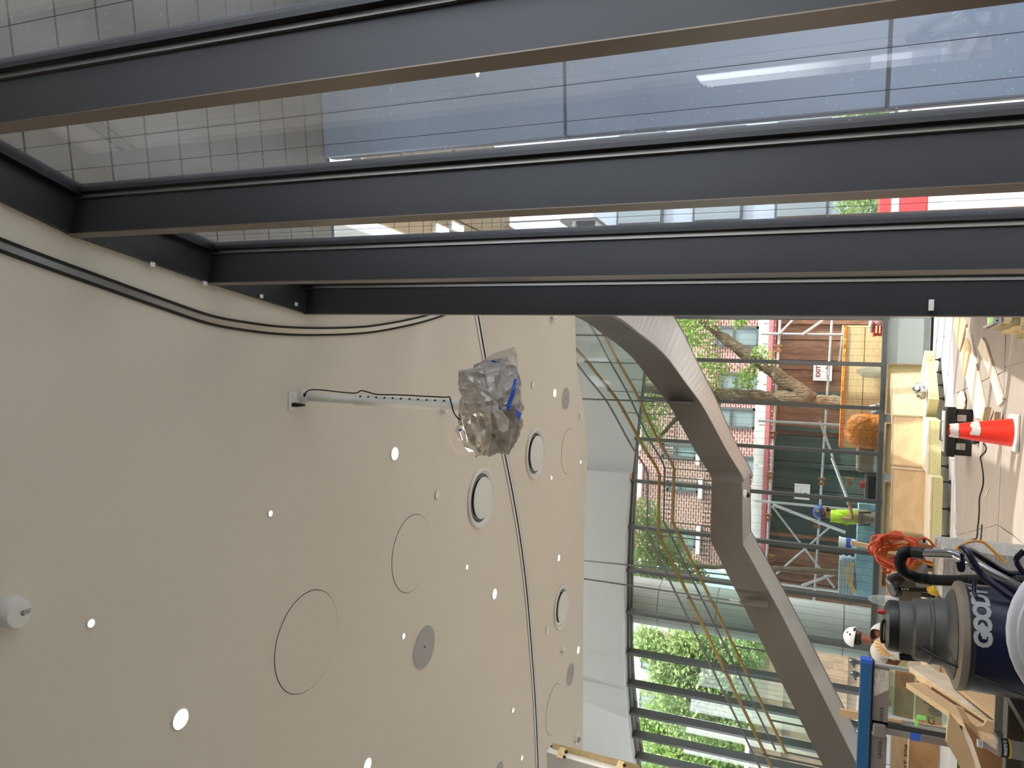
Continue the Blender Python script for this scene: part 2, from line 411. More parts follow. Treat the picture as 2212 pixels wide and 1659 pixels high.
def lettering(name, txt, size, centre, xdir, ydir, m, parent, bold=0.0):
    mb = text_mesh(txt, size, 0.0008, bold)
    xd = Vector(xdir).normalized(); yd = Vector(ydir).normalized(); zd = xd.cross(yd); c = Vector(centre)
    mb.v = [c + xd * p.x + yd * p.y + zd * p.z for p in mb.v]
    return obj(name, mb, m, parent)

CEIL = 4.8
# ================================================================== ROOM SHELL
# glass line of the curved right wall (plan), one point per mullion
GR = [(1.16, 0.15), (1.07, 0.95), (0.93, 1.71), (0.749, 2.462), (0.648, 3.288), (0.567, 4.122), (0.69, 4.95), (0.84, 5.77), (0.98, 6.6), (1.10, 7.42), (1.22, 8.25),
      (1.33, 9.07), (1.44, 9.9), (1.55, 10.72), (1.66, 11.55), (1.77, 12.37), (1.87, 13.2), (1.96, 14.0), (2.04, 14.86)]
GR = [Vector((a, b, 0)) for a, b in GR]
# glass line of the front facade, one point per mullion
GF = [(3.12, 15.1), (2.26, 15.08), (1.42, 15.05), (0.6, 15.02), (-0.17, 15.0), (-0.97, 14.98), (-1.8, 14.96), (-2.69, 14.92), (-3.53, 14.94), (-4.36, 15.04), (-5.2, 15.19),
      (-5.88, 15.38), (-6.55, 15.67), (-7.15, 16.0), (-7.75, 16.36), (-8.35, 16.75), (-8.95, 17.2)]
GF = [Vector((a, b, 0)) for a, b in GF]
HEADZ = [5.0, 5.0, 5.0, 5.0, 5.05, 5.1, 5.14] + [5.15] * 12

def inward(P, i, side):
    a = P[max(0, i - 1)]; b = P[min(len(P) - 1, i + 1)]
    d = (b - a).normalized()
    return Vector((-d.y, d.x, 0)) * side

# floor
fl = MB().add([(-10, -5, 0), (3.3, -5, 0), (3.3, 15.3, 0), (-2.6, 15.0, 0), (-5.2, 15.35, 0), (-10, 18, 0)], [[0, 1, 2, 3, 4, 5]])
fl.add([(p.x, p.y, -0.3) for p in fl.v], [[5, 4, 3, 2, 1, 0]])
obj('floor', fl, 'floor', kind='structure')
# pale floor planks that show along the front glazing
FLR = thing('floor', (0, 13, 0), kind='structure')
for r in range(7):
    y0 = 11.95 + r * 0.42
    x = -4.4 + (r % 2) * 0.6
    while x < 1.1 - 0.0:
        obj('plank', MB().box((x + 0.6, y0 + 0.21, 0.004), (1.19, 0.41, 0.016)), 'floor', FLR); x += 1.2

# ceiling slab with its curved front edge
FE = [(1.42, 9.72), (0.96, 9.83), (0.35, 9.97), (-0.05, 10.2), (-0.29, 10.42), (-0.7, 10.6), (-1.09, 10.67), (-1.76, 10.67), (-3.12, 10.77), (-5.25, 11.04), (-9.5, 11.6)]
ce = [Vector((a, b, 0)) for a, b in FE] + [Vector((-9.5, -5, 0)), Vector((1.25, -5, 0))] + [GR[i] - inward(GR, i, 1) * -0.02 for i in range(0, 12) if GR[i].y < 9.6]
cb = [Vector((p.x, p.y, CEIL)) for p in ce]; ct = [Vector((p.x, p.y, 5.25)) for p in ce]
obj('ceiling', MB().hexa(cb, ct), 'ceiling', kind='structure')
# control joint scored in the plaster
ja, jb = atz(1263, 1113, CEIL), atz(1141, 1288, CEIL)
obj('trim_1', MB().bar(ja, jb, 0.012, 0.004), 'white', kind='structure')

# right wall: mullion fins, gaskets, panes
WR = thing('wall_right', (1, 4, 0), kind='structure')
FD, FWID = 0.163, 0.055
def fin(name, g, nrm, tan, z0, z1, parent, depth=FD, wid=FWID, m='fin', face='fin_face'):
    a = g + nrm * 0.0 - tan * (wid / 2); b = g + nrm * 0.0 + tan * (wid / 2)
    c = g + nrm * depth + tan * (wid / 2); d = g + nrm * depth - tan * (wid / 2)
    o = obj(name, MB().prism([p + Vector((0, 0, z0)) for p in (a, b, c, d)], (0, 0, z1 - z0)), m, parent)
    if face:
        e = 0.004
        q = [g + nrm * depth - tan * wid / 2, g + nrm * depth + tan * wid / 2, g + nrm * (depth + e) + tan * wid / 2, g + nrm * (depth + e) - tan * wid / 2]
        obj('face_plate', MB().prism([p + Vector((0, 0, z0)) for p in q], (0, 0, z1 - z0)), face, o)
    return o
for i in range(len(GR)):
    g = GR[i]; d = (GR[min(i + 1, len(GR) - 1)] - GR[max(i - 1, 0)]).normalized()
    n = Vector((-d.y, d.x, 0))
    if i in (0,): continue
    fin('mullion', g, n, d, 0.0, 4.79, WR)
for i in range(len(GR) - 1):
    a, b = GR[i], GR[i + 1]; d = (b - a).normalized(); n = Vector((-d.y, d.x, 0)); L = (b - a).length
    fw = 0.03
    p, q = a + d * fw, b - d * fw
    out = n * -0.03
    obj('glass_pane', MB().prism([p + out + Vector((0, 0, 0.12)), q + out + Vector((0, 0, 0.12)), q + out - n * 0.012 + Vector((0, 0, 0.12)), p + out - n * 0.012 + Vector((0, 0, 0.12))], (0, 0, 4.6)), 'glass_near', WR)
    # black gasket frame with a thin aluminium bead, both jambs
    for (c, sgn) in ((a, 1), (b, -1)):
        t = d * sgn
        z = Vector((0, 0, 0.05))
        q1 = [c + t * 0.026 - n * 0.05, c + t * 0.062 - n * 0.05, c + t * 0.062 - n * 0.012, c + t * 0.026 - n * 0.012]
        obj('gasket', MB().prism([k + z for k in q1], (0, 0, 4.72)), 'gasket', WR)
        q2 = [c + t * 0.026 - n * 0.012, c + t * 0.040 - n * 0.012, c + t * 0.040 + n * 0.006, c + t * 0.026 + n * 0.006]
        obj('glazing_bead', MB().prism([k + z for k in q2], (0, 0, 4.72)), 'alu', WR)
    # head and sill rails
    for (z0, h, nm) in ((4.70, 0.09, 'head_rail'), (0.02, 0.1, 'sill_rail')):
        q3 = [a - n * 0.05, b - n * 0.05, b + n * FD, a + n * FD]
        if nm == 'head_rail':
            obj(nm, MB().prism([k + Vector((0, 0, 4.765)) for k in q3], (0, 0, 0.03)), 'fin', WR)
            q4 = [a + d * 0.026 - n * 0.05, b - d * 0.026 - n * 0.05, b - d * 0.026 - n * 0.0, a + d * 0.026 - n * 0.0]
            obj('gasket', MB().prism([k + Vector((0, 0, 4.715)) for k in q4], (0, 0, 0.05)), 'gasket', WR)
        else:
            obj(nm, MB().prism([k + Vector((0, 0, z0)) for k in q3], (0, 0, h)), 'fin', WR)
    # fine vertical lines printed on the glass
    k = 3 if i < 6 else 2
    for j in range(1, k + 1):
        c = p + (q - p) * (j / (k + 1.0)) - n * 0.028
        if i >= 9: break
        obj('printed_line', MB().prism([c - d * 0.0009, c + d * 0.0009, c + d * 0.0009 + n * 0.001, c - d * 0.0009 + n * 0.001], (0, 0, 4.55)), 'wire', WR).location.z = 0.14

# little white tags left on the frames
for (x, y) in ((330, 571), (443, 612), (565, 640), (640, 657)):
    P = atz(x, y, 4.758); obj('paper_tag', MB().box(P, (0.022, 0.03, 0.002)), 'white', WR)
P = GR[5]; obj('paper_tag', MB().box(P + Vector((-0.118, -0.052, atz(1916, 665, 1.0).z * 0 + 1.18)), (0.05, 0.03, 0.02)), 'white', WR)

# front facade
WF = thing('wall_front', (0, 15, 0), kind='structure')
for i in range(len(GF)):
    g = GF[i]; d = (GF[min(i + 1, len(GF) - 1)] - GF[max(i - 1, 0)]).normalized(); n = Vector((-d.y, d.x, 0))
    n = n if n.y < 0 else -n
    fin('mullion', g + n * 0.0, n, d, 0.7, HEADZ[i], WF, depth=0.17, wid=0.065, m='mullion', face=None)
for i in range(len(GF) - 1):
    a, b = GF[i], GF[i + 1]; d = (b - a).normalized(); n = Vector((-d.y, d.x, 0)); n = n if n.y < 0 else -n
    za, zb = HEADZ[i], HEADZ[i + 1]
    p, q = a + d * 0.034, b - d * 0.034
    A = [p + Vector((0, 0, 0.80)), q + Vector((0, 0, 0.80)), q + Vector((0, 0, zb)), p + Vector((0, 0, za))]
    obj('glass_pane', MB().prism(A, n * -0.012), 'glass_far', WF)
    obj('sill_rail', MB().prism([k + Vector((0, 0, 0.72)) for k in (a - n * 0.05, b - n * 0.05, b + n * 0.17, a + n * 0.17)], (0, 0, 0.075)), 'mullion', WF)
    hp = [a - n * 0.04, b - n * 0.04, b + n * 0.09, a + n * 0.09]
    obj('head_rail', MB().hexa([hp[0] + Vector((0, 0, za - .05)), hp[1] + Vector((0, 0, zb - .05)), hp[2] + Vector((0, 0, zb - .05)), hp[3] + Vector((0, 0, za - .05))],
        [hp[0] + Vector((0, 0, za)), hp[1] + Vector((0, 0, zb)), hp[2] + Vector((0, 0, zb)), hp[3] + Vector((0, 0, za))]), 'mullion', WF)
    # grey apron panel below the glass, a reveal between panels
    obj('apron_panel', MB().prism([k + Vector((0, 0, 0.05)) for k in (a + d * .004 + n * .10, b - d * .004 + n * .10, b - d * .004 + n * .12, a + d * .004 + n * .12)], (0, 0, 0.67)), 'apron', WF)
    obj('apron_back', MB().prism([k + Vector((0, 0, 0.0)) for k in (a - n * .05, b - n * .05, b + n * .10, a + n * .10)], (0, 0, 0.715)), 'gasket', WF)
    if i in (1, 2, 3, 4):
        vs = MB()
        for r in range(5):
            for c in range(26):
                x = (c + 0.5 * (r % 2) + 0.5) / 27.0; P = a + (b - a) * x + n * 0.121
                vs.prism([P - d * 0.008 + Vector((0, 0, 0.065 + r * 0.019)), P + d * 0.008 + Vector((0, 0, 0.065 + r * 0.019)), P + d * 0.008 + Vector((0, 0, 0.076 + r * 0.019)), P - d * 0.008 + Vector((0, 0, 0.076 + r * 0.019))], n * 0.001)
        obj('perforation', vs, 'fix_dark', WF, kind='stuff')
    # fine lines on the facade glass
    if i >= 1:
        for j in range(1, 6):
            c = p + (q - p) * (j / 6.0) + n * 0.002
            zt = za + (zb - za) * j / 6.0
            obj('printed_line', MB().prism([c - d * 0.0016 + Vector((0, 0, 0.8)), c + d * 0.0016 + Vector((0, 0, 0.8)), c + d * 0.0016 + n * 0.001 + Vector((0, 0, 0.8)), c - d * 0.0016 + n * 0.001 + Vector((0, 0, 0.8))], (0, 0, zt - 0.82)), 'wire', WF)

# white bulkhead over the facade (two folded planes and a step)
def bulk(name, bot, top):
    m = MB(); n = len(bot)
    m.ribbon(bot, top)
    back = [p + Vector((0, 0.5, 0)) for p in bot]; m.ribbon(bot, back)
    return obj(name, m, 'white', kind='structure')
def fin_in(i, off):
    g = GF[i]; d = (GF[min(i + 1, len(GF) - 1)] - GF[max(i - 1, 0)]).normalized(); n = Vector((-d.y, d.x, 0)); n = n if n.y < 0 else -n
    return g + n * off
bot = [fin_in(i, 0.10) + Vector((0, 0, HEADZ[i] - 0.02)) for i in range(0, 7)]
bot[-1] = Vector((-1.62, 14.86, 5.12))
obj('wall_front_upper_right', MB().ribbon(bot, [p + Vector((0, 0.02, 3.1)) for p in bot]), 'void_white', kind='structure')
sb = [Vector((-1.62, 14.86, 5.12)), Vector((-1.64, 14.62, 5.12))]
obj('wall_front_step', MB().ribbon(sb, [p + Vector((0, 0, 3.1)) for p in sb]), 'void_white', kind='structure')
bl = [Vector((-1.64, 14.62, 5.12))] + [fin_in(i, 0.30) + Vector((0, 0, HEADZ[i])) for i in range(7, 13)]
tl = [p + Vector((0, 0.0, 3.0)) for p in bl]
tl[-1] = bl[-1] + Vector((1.15, -1.3, 3.0)); tl[-2] = bl[-2] + Vector((0.7, -0.7, 3.0)); tl[-3] = bl[-3] + Vector((0.3, -0.3, 3.0))
obj('wall_front_upper', MB().ribbon(bl, tl), 'void_white', kind='structure', smooth=True)
b2 = [fin_in(i, 0.30) + Vector((0, 0, HEADZ[i])) for i in range(12, 17)]
t2 = [p + Vector((1.15, -1.3, 3.0)) for p in b2]; tl_last = t2[0]
obj('wall_front_upper_left', MB().ribbon(b2, t2), 'void_white', kind='structure', smooth=True)
lip = [fin_in(i, 0.08) + Vector((0, 0, HEADZ[i] - .005)) for i in range(6, 17)]
lip2 = [fin_in(i, 0.31) + Vector((0, 0, HEADZ[i] - .005)) for i in range(6, 17)]
obj('trim_2', MB().ribbon(lip, lip2), 'void_white', kind='structure')
# roof of the tall space
obj('ceiling_upper', MB().box((-3.9, 13.0, 8.3), (12.2, 8.6, 0.2)), 'white', kind='structure')
# back and left walls of the room
obj('wall_back', MB().box((-4.2, -5.0, 2.4), (11.2, 0.1, 4.8)), 'white', kind='structure')
obj('wall_right_rear', MB().box((1.22, -2.45, 2.4), (0.1, 5.1, 4.8)), 'white', kind='structure')
obj('wall_upper_back', MB().box((-4.4, 8.75, 6.3), (11.2, 0.1, 2.1)), 'white', kind='structure')  # added wall, left short so some skylight still reaches the bulkhead
ub = [GR[k] + Vector((0.02, 0, 5.25)) for k in range(10, len(GR))] + [Vector((2.06, 15.1, 5.25))]
ub = [Vector((1.2, 8.7, 5.25))] + ub
obj('wall_upper_right', MB().ribbon(ub, [p + Vector((0, 0, 3.0)) for p in ub]).ribbon([p + Vector((.1, 0, 0)) for p in ub], [p + Vector((.1, 0, 3.0)) for p in ub]).ribbon(ub, [p + Vector((.1, 0, 0)) for p in ub]), 'void_white', kind='structure')
obj('trim_3', MB().ribbon([p - Vector((0.04, 0, 0.5)) for p in ub], [p - Vector((0.04, 0, 0)) for p in ub]).ribbon([p + Vector((.06, 0, -.5)) for p in ub], [p + Vector((.06, 0, 0)) for p in ub]), 'fin', kind='structure')
obj('wall_upper_left', MB().box((-10.0, 13.6, 6.4), (0.1, 9.6, 3.8)), 'void_white', kind='structure')  # added partial wall that keeps skylight off the left bulkhead
obj('wall_left', MB().box((-9.45, 3.0, 2.6), (0.1, 16.0, 5.2)), 'white', kind='structure')
# ================================================================== OUTSIDE
obj('street_ground', MB().box((-2, 30, -0.12), (80, 60, 0.2)), 'asphalt', kind='structure')
# --- overhang on the right: soffit planks, blue-grey panel wall
SH = EYE + 4.46
yaw = math.radians(10)
wd = Vector((math.cos(yaw), math.sin(yaw) * -1, 0)); wn = Vector((-wd.y, wd.x, 0))      # wall runs along wd, faces -wn
W0 = Vector((2.35, 5.95, 0))
SOF = thing('entrance_overhang', (3.5, 3, SH), 'grey plank soffit of the deep overhang outside the right glazing', 'overhang')
for k in range(22):
    c = W0 - wn * (0.30 * k + 0.16)
    obj('plank', MB().box((c + wd * 1.4 + Vector((0, 0, SH + 0.02))), (7.0, 0.285, 0.04), Matrix.Rotation(-yaw, 3, 'Z')), 'soffit_tile', SOF)
obj('deck', MB().box((W0 - wn * 3.3 + wd * 1.4 + Vector((0, 0, SH + 0.10))), (7.0, 6.8, 0.1), Matrix.Rotation(-yaw, 3, 'Z')), 'gasket', SOF)
SO2 = thing('warm_overhang', (2.6, 7.5, SH), 'warm tan tiled soffit with light fittings beyond the overhang', 'overhang')
for k in range(12):
    for j in range(8):
        c = Vector((2.2 + j * 0.42 - 1.2, 6.75 + k * 0.32, SH + 0.02))
        if c.x < 1.78 or c.x > 3.1: continue
        obj('tile', MB().box(c, (0.40, 0.30, 0.04)), 'soffit_warm', SO2)
obj('deck', MB().box((2.5, 8.55, SH + 0.10), (1.6, 3.9, 0.1)), 'gasket', SO2)
for (x, y) in ((952, 497), (985, 492)):
    P = atz(x, y, SH - 0.03)
    lt = thing('soffit_light', P, 'slim white linear light under the tan soffit, %s' % ('nearer one' if x < 960 else 'farther one'), 'light')
    obj('housing', MB().box(P, (0.10, 0.34, 0.05)), 'fix_white', lt); obj('diffuser', MB().box(P - Vector((0, 0, 0.03)), (0.08, 0.30, 0.012)), 'lamp', lt)
PW = thing('panel_wall', W0, 'blue grey panelled wall under the overhang', 'wall')
zs = [-0.3, EYE - 0.29, EYE + 2.08, SH]
for r in range(3):
    for j in range(3):
        c = W0 + wd * (0.0 + j * 2.2 + 1.1 - 0.3) + Vector((0, 0, (zs[r] + zs[r + 1]) / 2))
        obj('panel', MB().box(c, (2.19, 0.12, zs[r + 1] - zs[r] - 0.03), Matrix.Rotation(-yaw, 3, 'Z')), 'bluewall', PW)
obj('backing', MB().box(W0 + wd * 3.0 + wn * 0.09 + Vector((0, 0, SH / 2)), (6.6, 0.1, SH), Matrix.Rotation(-yaw, 3, 'Z')), 'gasket', PW)
# unseen timber boards added outside the glass to shade the floor
PL = thing('shade_boards', (1.8, 9.0, 0), 'added timber boards that shade the floor, outside the curved glazing', 'hoarding')
for i in range(9, 13):
    a, b = GR[i], GR[i + 1]; d = (b - a).normalized(); n = Vector((-d.y, d.x, 0))
    for k in range(5):
        p = a + (b - a) * 0.01; q_ = a + (b - a) * 0.99
        obj('board', MB().prism([v + Vector((0, 0, 0.01 + k * 0.41)) for v in (p - n * 0.40, q_ - n * 0.40, q_ - n * 0.44, p - n * 0.44)], (0, 0, 0.40)), 'hoard_grey', PL)
    obj('post', MB().prism([v for v in (a - n * 0.445, a + d * .08 - n * 0.445, a + d * .08 - n * 0.52, a - n * 0.52)], (0, 0, 2.06)), 'hoard_brown', PL)

# --- round concrete column just beyond the facade
pc = aty(1600, 1328, 15.95)
CC = thing('concrete_column', (pc.x, pc.y, 0), 'thick round grey concrete column just outside the front glazing', 'column')
obj('shaft', MB().lathe([(0.47, -0.05), (0.47, 7.0)], 40, (pc.x, pc.y, 0)), 'concrete', CC, smooth=True)
cr = MB()
for k in range(5):
    cr.lathe([(0.472, 1.2 + k * 1.15), (0.474, 1.205 + k * 1.15), (0.474, 1.215 + k * 1.15), (0.472, 1.22 + k * 1.15)], 40, (pc.x, pc.y, 0), cap=False)
obj('form_joint', cr, 'grey_box', CC, kind='stuff')
# outside canopy edge over the facade: terracotta tiles and a grey edge
CN = thing('canopy', (-3.5, 15.6, 5.1), 'narrow canopy of terracotta tiles over the front glazing outside', 'canopy')
for i in range(5, 15):
    a, b = GF[i], GF[i + 1]; d = (b - a).normalized(); n = Vector((-d.y, d.x, 0)); n = n if n.y < 0 else -n
    for j in range(3):
        p = a + (b - a) * (j / 3.0); q = a + (b - a) * ((j + 1) / 3.0 - 0.012)
        obj('tile', MB().prism([k + Vector((0, 0, 5.20)) for k in (p - n * 0.06, q - n * 0.06, q - n * 0.36, p - n * 0.36)], (0, 0, 0.04)), 'terracotta', CN)
    obj('edge_strip', MB().prism([k + Vector((0, 0, 5.16)) for k in (a - n * 0.37, b - n * 0.37, b - n * 0.5, a - n * 0.5)], (0, 0, 0.12)), 'winframe', CN)

# --- brick apartment building across the street
BY = 25.0
def bz(x, y): return aty(x, y, BY)
BB = thing('apartment_building', (0, BY, 0), 'red brick apartment building with patterned pale mortar across the street', 'building')
obj('wall', MB().box((-0.75, BY + 2.0, 8.0), (9.6, 4.0, 16.0)), 'brick', BB)
for z in (5.1, 6.35, 9.2, 10.5, 13.0):
    bm_ = MB()
    for k in range(64): bm_.box((-5.4 + k * 0.148, BY - 0.02, z), (0.085, 0.05, 0.30))
    obj('soldier_course', bm_, M['redstrip'] if False else 'brick', BB, kind='stuff')
def window(cx, cz, w_, h_):
    f = obj('window_frame', MB().box((cx, BY - 0.02, cz + h_ / 2 - 0.04), (w_, 0.10, 0.08)).box((cx, BY - 0.02, cz - h_ / 2 + 0.04), (w_, 0.10, 0.08)).box((cx - w_ / 2 + 0.04, BY - 0.02, cz), (0.08, 0.10, h_)).box((cx + w_ / 2 - 0.04, BY - 0.02, cz), (0.08, 0.10, h_)).box((cx, BY - 0.02, cz + 0.1), (w_, 0.08, 0.06)), 'winframe', BB)
    obj('pane', MB().box((cx, BY - 0.005, cz), (w_ - 0.1, 0.03, h_ - 0.1)), 'winpane', f)
    obj('sill', MB().box((cx, BY - 0.08, cz - h_ / 2 - 0.06), (w_ + 0.3, 0.2, 0.12)), 'stone', BB)
for (x0, x1, y0, y1) in ((1545, 1640, 705, 750), (1555, 1640, 805, 850), (1540, 1632, 880, 925), (1580, 1640, 985, 1028), (1430, 1505, 958, 990), (1440, 1510, 1040, 1062), (1435, 1505, 1142, 1180), (1436, 1500, 1235, 1262), (1330, 1380, 905, 960), (1330, 1380, 1010, 1060)):
    a = bz(x0, (y0 + y1) / 2); b = bz(x1, (y0 + y1) / 2); l = bz((x0 + x1) / 2, y1); r = bz((x0 + x1) / 2, y0)
    window((l.x + r.x) / 2, (a.z + b.z) / 2, abs(r.x - l.x), abs(a.z - b.z))
# pale building and wooden hoarding on the left
LB = thing('office_building', (-18, 40, 0), 'pale blue grey office block with rows of windows far behind the trees', 'building')
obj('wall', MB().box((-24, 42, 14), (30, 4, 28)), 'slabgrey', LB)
for r in range(7):
    for c in range(10):
        f = obj('window_frame', MB().box((-37 + c * 2.6, 39.95, 3.0 + r * 3.1), (1.9, 0.12, 2.0)), 'winframe', LB)
        obj('pane', MB().box((-37 + c * 2.6, 39.88, 3.0 + r * 3.1), (1.7, 0.06, 1.8)), 'winpane', f)
HW = thing('timber_hoarding', (-13, 24, 0), 'weathered brown timber hoarding on the far pavement, left of the concrete column', 'hoarding')
for k in range(13):
    x = -22.2 + k * 1.22
    obj('panel', MB().box((x, 24.0, 1.7), (1.2, 0.05, 3.4)), 'hoard_grey', HW)
for z in (0.9, 2.6): obj('rail', MB().box((-14.9, 23.94, z), (15.8, 0.06, 0.12)), 'hoard_grey', HW)
obj('cap', MB().box((-14.9, 24.0, 3.48), (15.8, 0.3, 0.12)), 'stone', HW)
tb = MB().tube([(-13.4, 23.5, 2.3), (-12.3, 23.2, 1.5)], 0.06, 8)
tag(obj('steel_tube', tb, 'pipe', smooth=True), 'shiny steel tube leaning on the weathered timber hoarding', 'tube')

# --- sidewalk shed hoarding and scaffold in front of the brick building
SY = 19.2
def sx(x, y): return aty(x, y, SY)
SHD = thing('sidewalk_shed', (0, SY, 0), 'painted plywood sidewalk shed wall, green in the middle and brown at both ends', 'hoarding')
yb = [672, 735, 800, 862, 942, 1000, 1060, 1120, 1190, 1225, 1262, 1300]
for k in range(len(yb) - 1):
    r = sx(1760, yb[k]); l = sx(1760, yb[k + 1])
    m = 'hoard_green' if 3 < k < 8 else 'hoard_brown'
    obj('panel', MB().box(((r.x + l.x) / 2, SY, 1.42), (r.x - l.x - 0.02, 0.06, 2.84)), m, SHD)
zt = sx(1655, 960).z; xr = sx(1655, 660).x; xl = sx(1655, 1262).x
obj('deck_edge', MB().box(((xr + xl) / 2, SY - 0.2, zt - 0.04), (xr - xl, 0.5, 0.09)), 'redstrip', SHD)
obj('backing', MB().box(((xr + xl) / 2, SY + 0.06, 1.42), (xr - xl, 0.05, 2.84)), 'hoard_brown', SHD)
n_ = 14
for k in range(n_):
    wv = (xr - xl) / n_
    obj('parapet_board', MB().box((xl + wv * (k + 0.5), SY - 0.42, zt + 0.12), (wv - 0.02, 0.06, 0.22)), 'stone', SHD)
for k in range(8):
    x = xl + 0.4 + k * 0.83
    obj('stud', MB().box((x, SY - 0.06, 1.4), (0.09, 0.07, 2.8)), 'hoard_brown' if k < 2 or k > 5 else 'hoard_green', SHD)
# signs on the shed
def sign(lines, x, y, w_, h_, label, name='paper_sign', ink='ink'):
    P = sx(x, y); t = thing(name, (P.x, SY - 0.1, P.z), label, 'sign')
    obj('sheet', MB().box((P.x, SY - 0.105, P.z), (w_, 0.01, h_)), 'paper', t)
    for (tx, dx, dz, s, b) in lines:
        lettering('print', tx, s, (P.x + dx, SY - 0.112, P.z + dz), (1, 0, 0), (0, 0, 1), ink, t, b)
    return t, P
t_, P_ = sign([('EXIT', -0.0, 0.09, 0.13, 0.004)], 1777, 803, 0.42, 0.40, 'white EXIT sign with an up arrow on the brown shed wall', ink='redink')
ar = MB().prism([(P_.x - 0.14, SY - 0.114, P_.z - 0.12), (P_.x + 0.06, SY - 0.114, P_.z - 0.12), (P_.x + 0.06, SY - 0.114, P_.z - 0.09), (P_.x - 0.14, SY - 0.114, P_.z - 0.09)], (0, 0.004, 0))
ar.prism([(P_.x + 0.06, SY - 0.114, P_.z - 0.15), (P_.x + 0.16, SY - 0.114, P_.z - 0.105), (P_.x + 0.06, SY - 0.114, P_.z - 0.06)], (0, 0.004, 0))
obj('arrow', ar, 'redink', t_)
t_, P_ = sign([('6', -0.05, -0.06, 0.15, 0.003), ('____', 0.0, 0.06, 0.09, 0.0)], 1733, 1061, 0.36, 0.34, 'white sheet marked 6 on the green shed wall')

# scaffold pipes: every pipe a part of the frame
SCY = 17.9
def sc(x, y): return aty(x, y, SCY)
SCF = thing('scaffold', (0, SCY, 0), 'galvanised pipe scaffold with diagonal braces in front of the shed wall', 'scaffold')
def pipe(pts, r=0.026, name='pipe', m='pipe'):
    return obj(name, MB().tube(pts, r, 8), m, SCF, smooth=True)
def pz(x0, y0, x1, y1, r=0.026, dy=0.0):
    a, b = sc(x0, y0), sc(x1, y1); v = Vector((0, dy, 0)); return pipe([a + v, b + v], r)
pz(1687, 660, 1656, 1215, 0.03); pz(1799, 660, 1757, 1320, 0.026, 0.25); pz(1822, 700, 1812, 790, 0.02, 0.3)
for (yv, x0) in ((722, 1655), (912, 1648), (1087, 1640), (1262, 1690)):
    P = sc(1700, yv); T = sc(x0, yv)
    pipe([(P.x, SCY - 0.06, 0.0), (P.x, SCY - 0.06, T.z + 0.1)], 0.028, 'upright')
pz(1686, 720, 1722, 683, 0.026, -0.1); pz(1733, 724, 1788, 686, 0.03, -0.1)
pz(1771, 909, 1799, 986, 0.028, -0.1); pz(1797, 988, 1830, 1076, 0.032, -0.12)
pz(1670, 1088, 1826, 1148, 0.034, -0.14); pz(1667, 1094, 1803, 1272, 0.022, 0.1); pz(1793, 1141, 1676, 1243, 0.022, 0.16); pz(1732, 1263, 1805, 1237, 0.03, -0.1)
for (x, y) in ((1682, 752), (1671, 940), (1663, 1027), (1660, 1118), (1775, 1040), (1764, 1132), (1665, 1206), (1834, 1040)):
    P = sc(x, y)
    obj('coupler', MB().box(P + Vector((-0.05, 0, 0)), (0.06, 0.10, 0.12)).box(P + Vector((0.05, 0, 0)), (0.05, 0.12, 0.15)), 'rust', SCF)

# --- timber planter boxes, bags and odds and ends by the window outside
BXY = 16.3
p0 = aty(1830, 705, BXY); p1 = aty(1826, 965, BXY)
BX = thing('timber_box', ((p0.x + p1.x) / 2, BXY + 0.4, 0), 'long pale timber box of horizontal boards outside the front glass', 'box')
ztop = p0.z
for k in range(4):
    h = (ztop + 0.02) / 4
    obj('board', MB().box(((p0.x + p1.x) / 2, BXY, h * (k + 0.5)), (p0.x - p1.x, 0.04, h - 0.012)), 'pine', BX)
obj('top_edge', MB().box(((p0.x + p1.x) / 2, BXY + 0.38, ztop + 0.03), (p0.x - p1.x + 0.04, 0.84, 0.05)), 'orange_bag', BX)
obj('end_board', MB().box((p1.x, BXY + 0.4, ztop / 2), (0.04, 0.8, ztop)), 'pine', BX); obj('end_board', MB().box((p0.x, BXY + 0.4, ztop / 2), (0.04, 0.8, ztop)), 'pine', BX)
obj('back_board', MB().box(((p0.x + p1.x) / 2, BXY + 0.8, ztop / 2), (p0.x - p1.x, 0.04, ztop)), 'pine', BX)
def lumpy(name, c, rad, m, label, cat, amp=0.18, seed=0, sc_=3.0, group=None, sq=0.0):
    mb = MB().ell(c, rad, 28, 18)
    cv = Vector(c)
    if sq:
        for i, v in enumerate(mb.v):
            d = v - cv; mb.v[i] = cv + Vector([math.copysign(abs(d[k] / rad[k]) ** (1 - sq), d[k]) * rad[k] for k in range(3)])
    for i, v in enumerate(mb.v):
        d = (v - cv)
        nn = noise.noise((v + Vector((seed, seed * 2, 0))) * sc_ * 1.0)
        n2 = abs(noise.noise((v + Vector((seed, 0, 3))) * sc_ * 2.7))
        mb.v[i] = cv + d * (1 + amp * nn + amp * 0.7 * n2)
        if mb.v[i].z < c[2] - rad[2] * 0.85: mb.v[i].z = c[2] - rad[2] * 0.85
    return tag(obj(name, mb, m, smooth=True), label, cat, group)
P = aty(1885, 931, 15.75)
lumpy('rubbish_bag', (P.x, 15.75, 0.63), (0.33, 0.24, 0.66), 'orange_bag', 'big tied orange rubbish bag standing behind the window sill', 'bag', 0.14, 3, sq=0.35)
P = aty(1886, 803, 15.7)
lumpy('clear_bag', (P.x, 15.7, 0.5), (0.13, 0.10, 0.56), 'film2', 'clear plastic bag tied up against the timber box', 'bag', 0.3, 9, 6, sq=0.4)
P = aty(1888, 890, 15.7)
lumpy('white_bag', (P.x + 0.06, 15.40, 0.44), (0.10, 0.09, 0.48), 'dirty_white', 'small crumpled white bag left of the orange bag', 'bag', 0.35, 12, 7, sq=0.4)
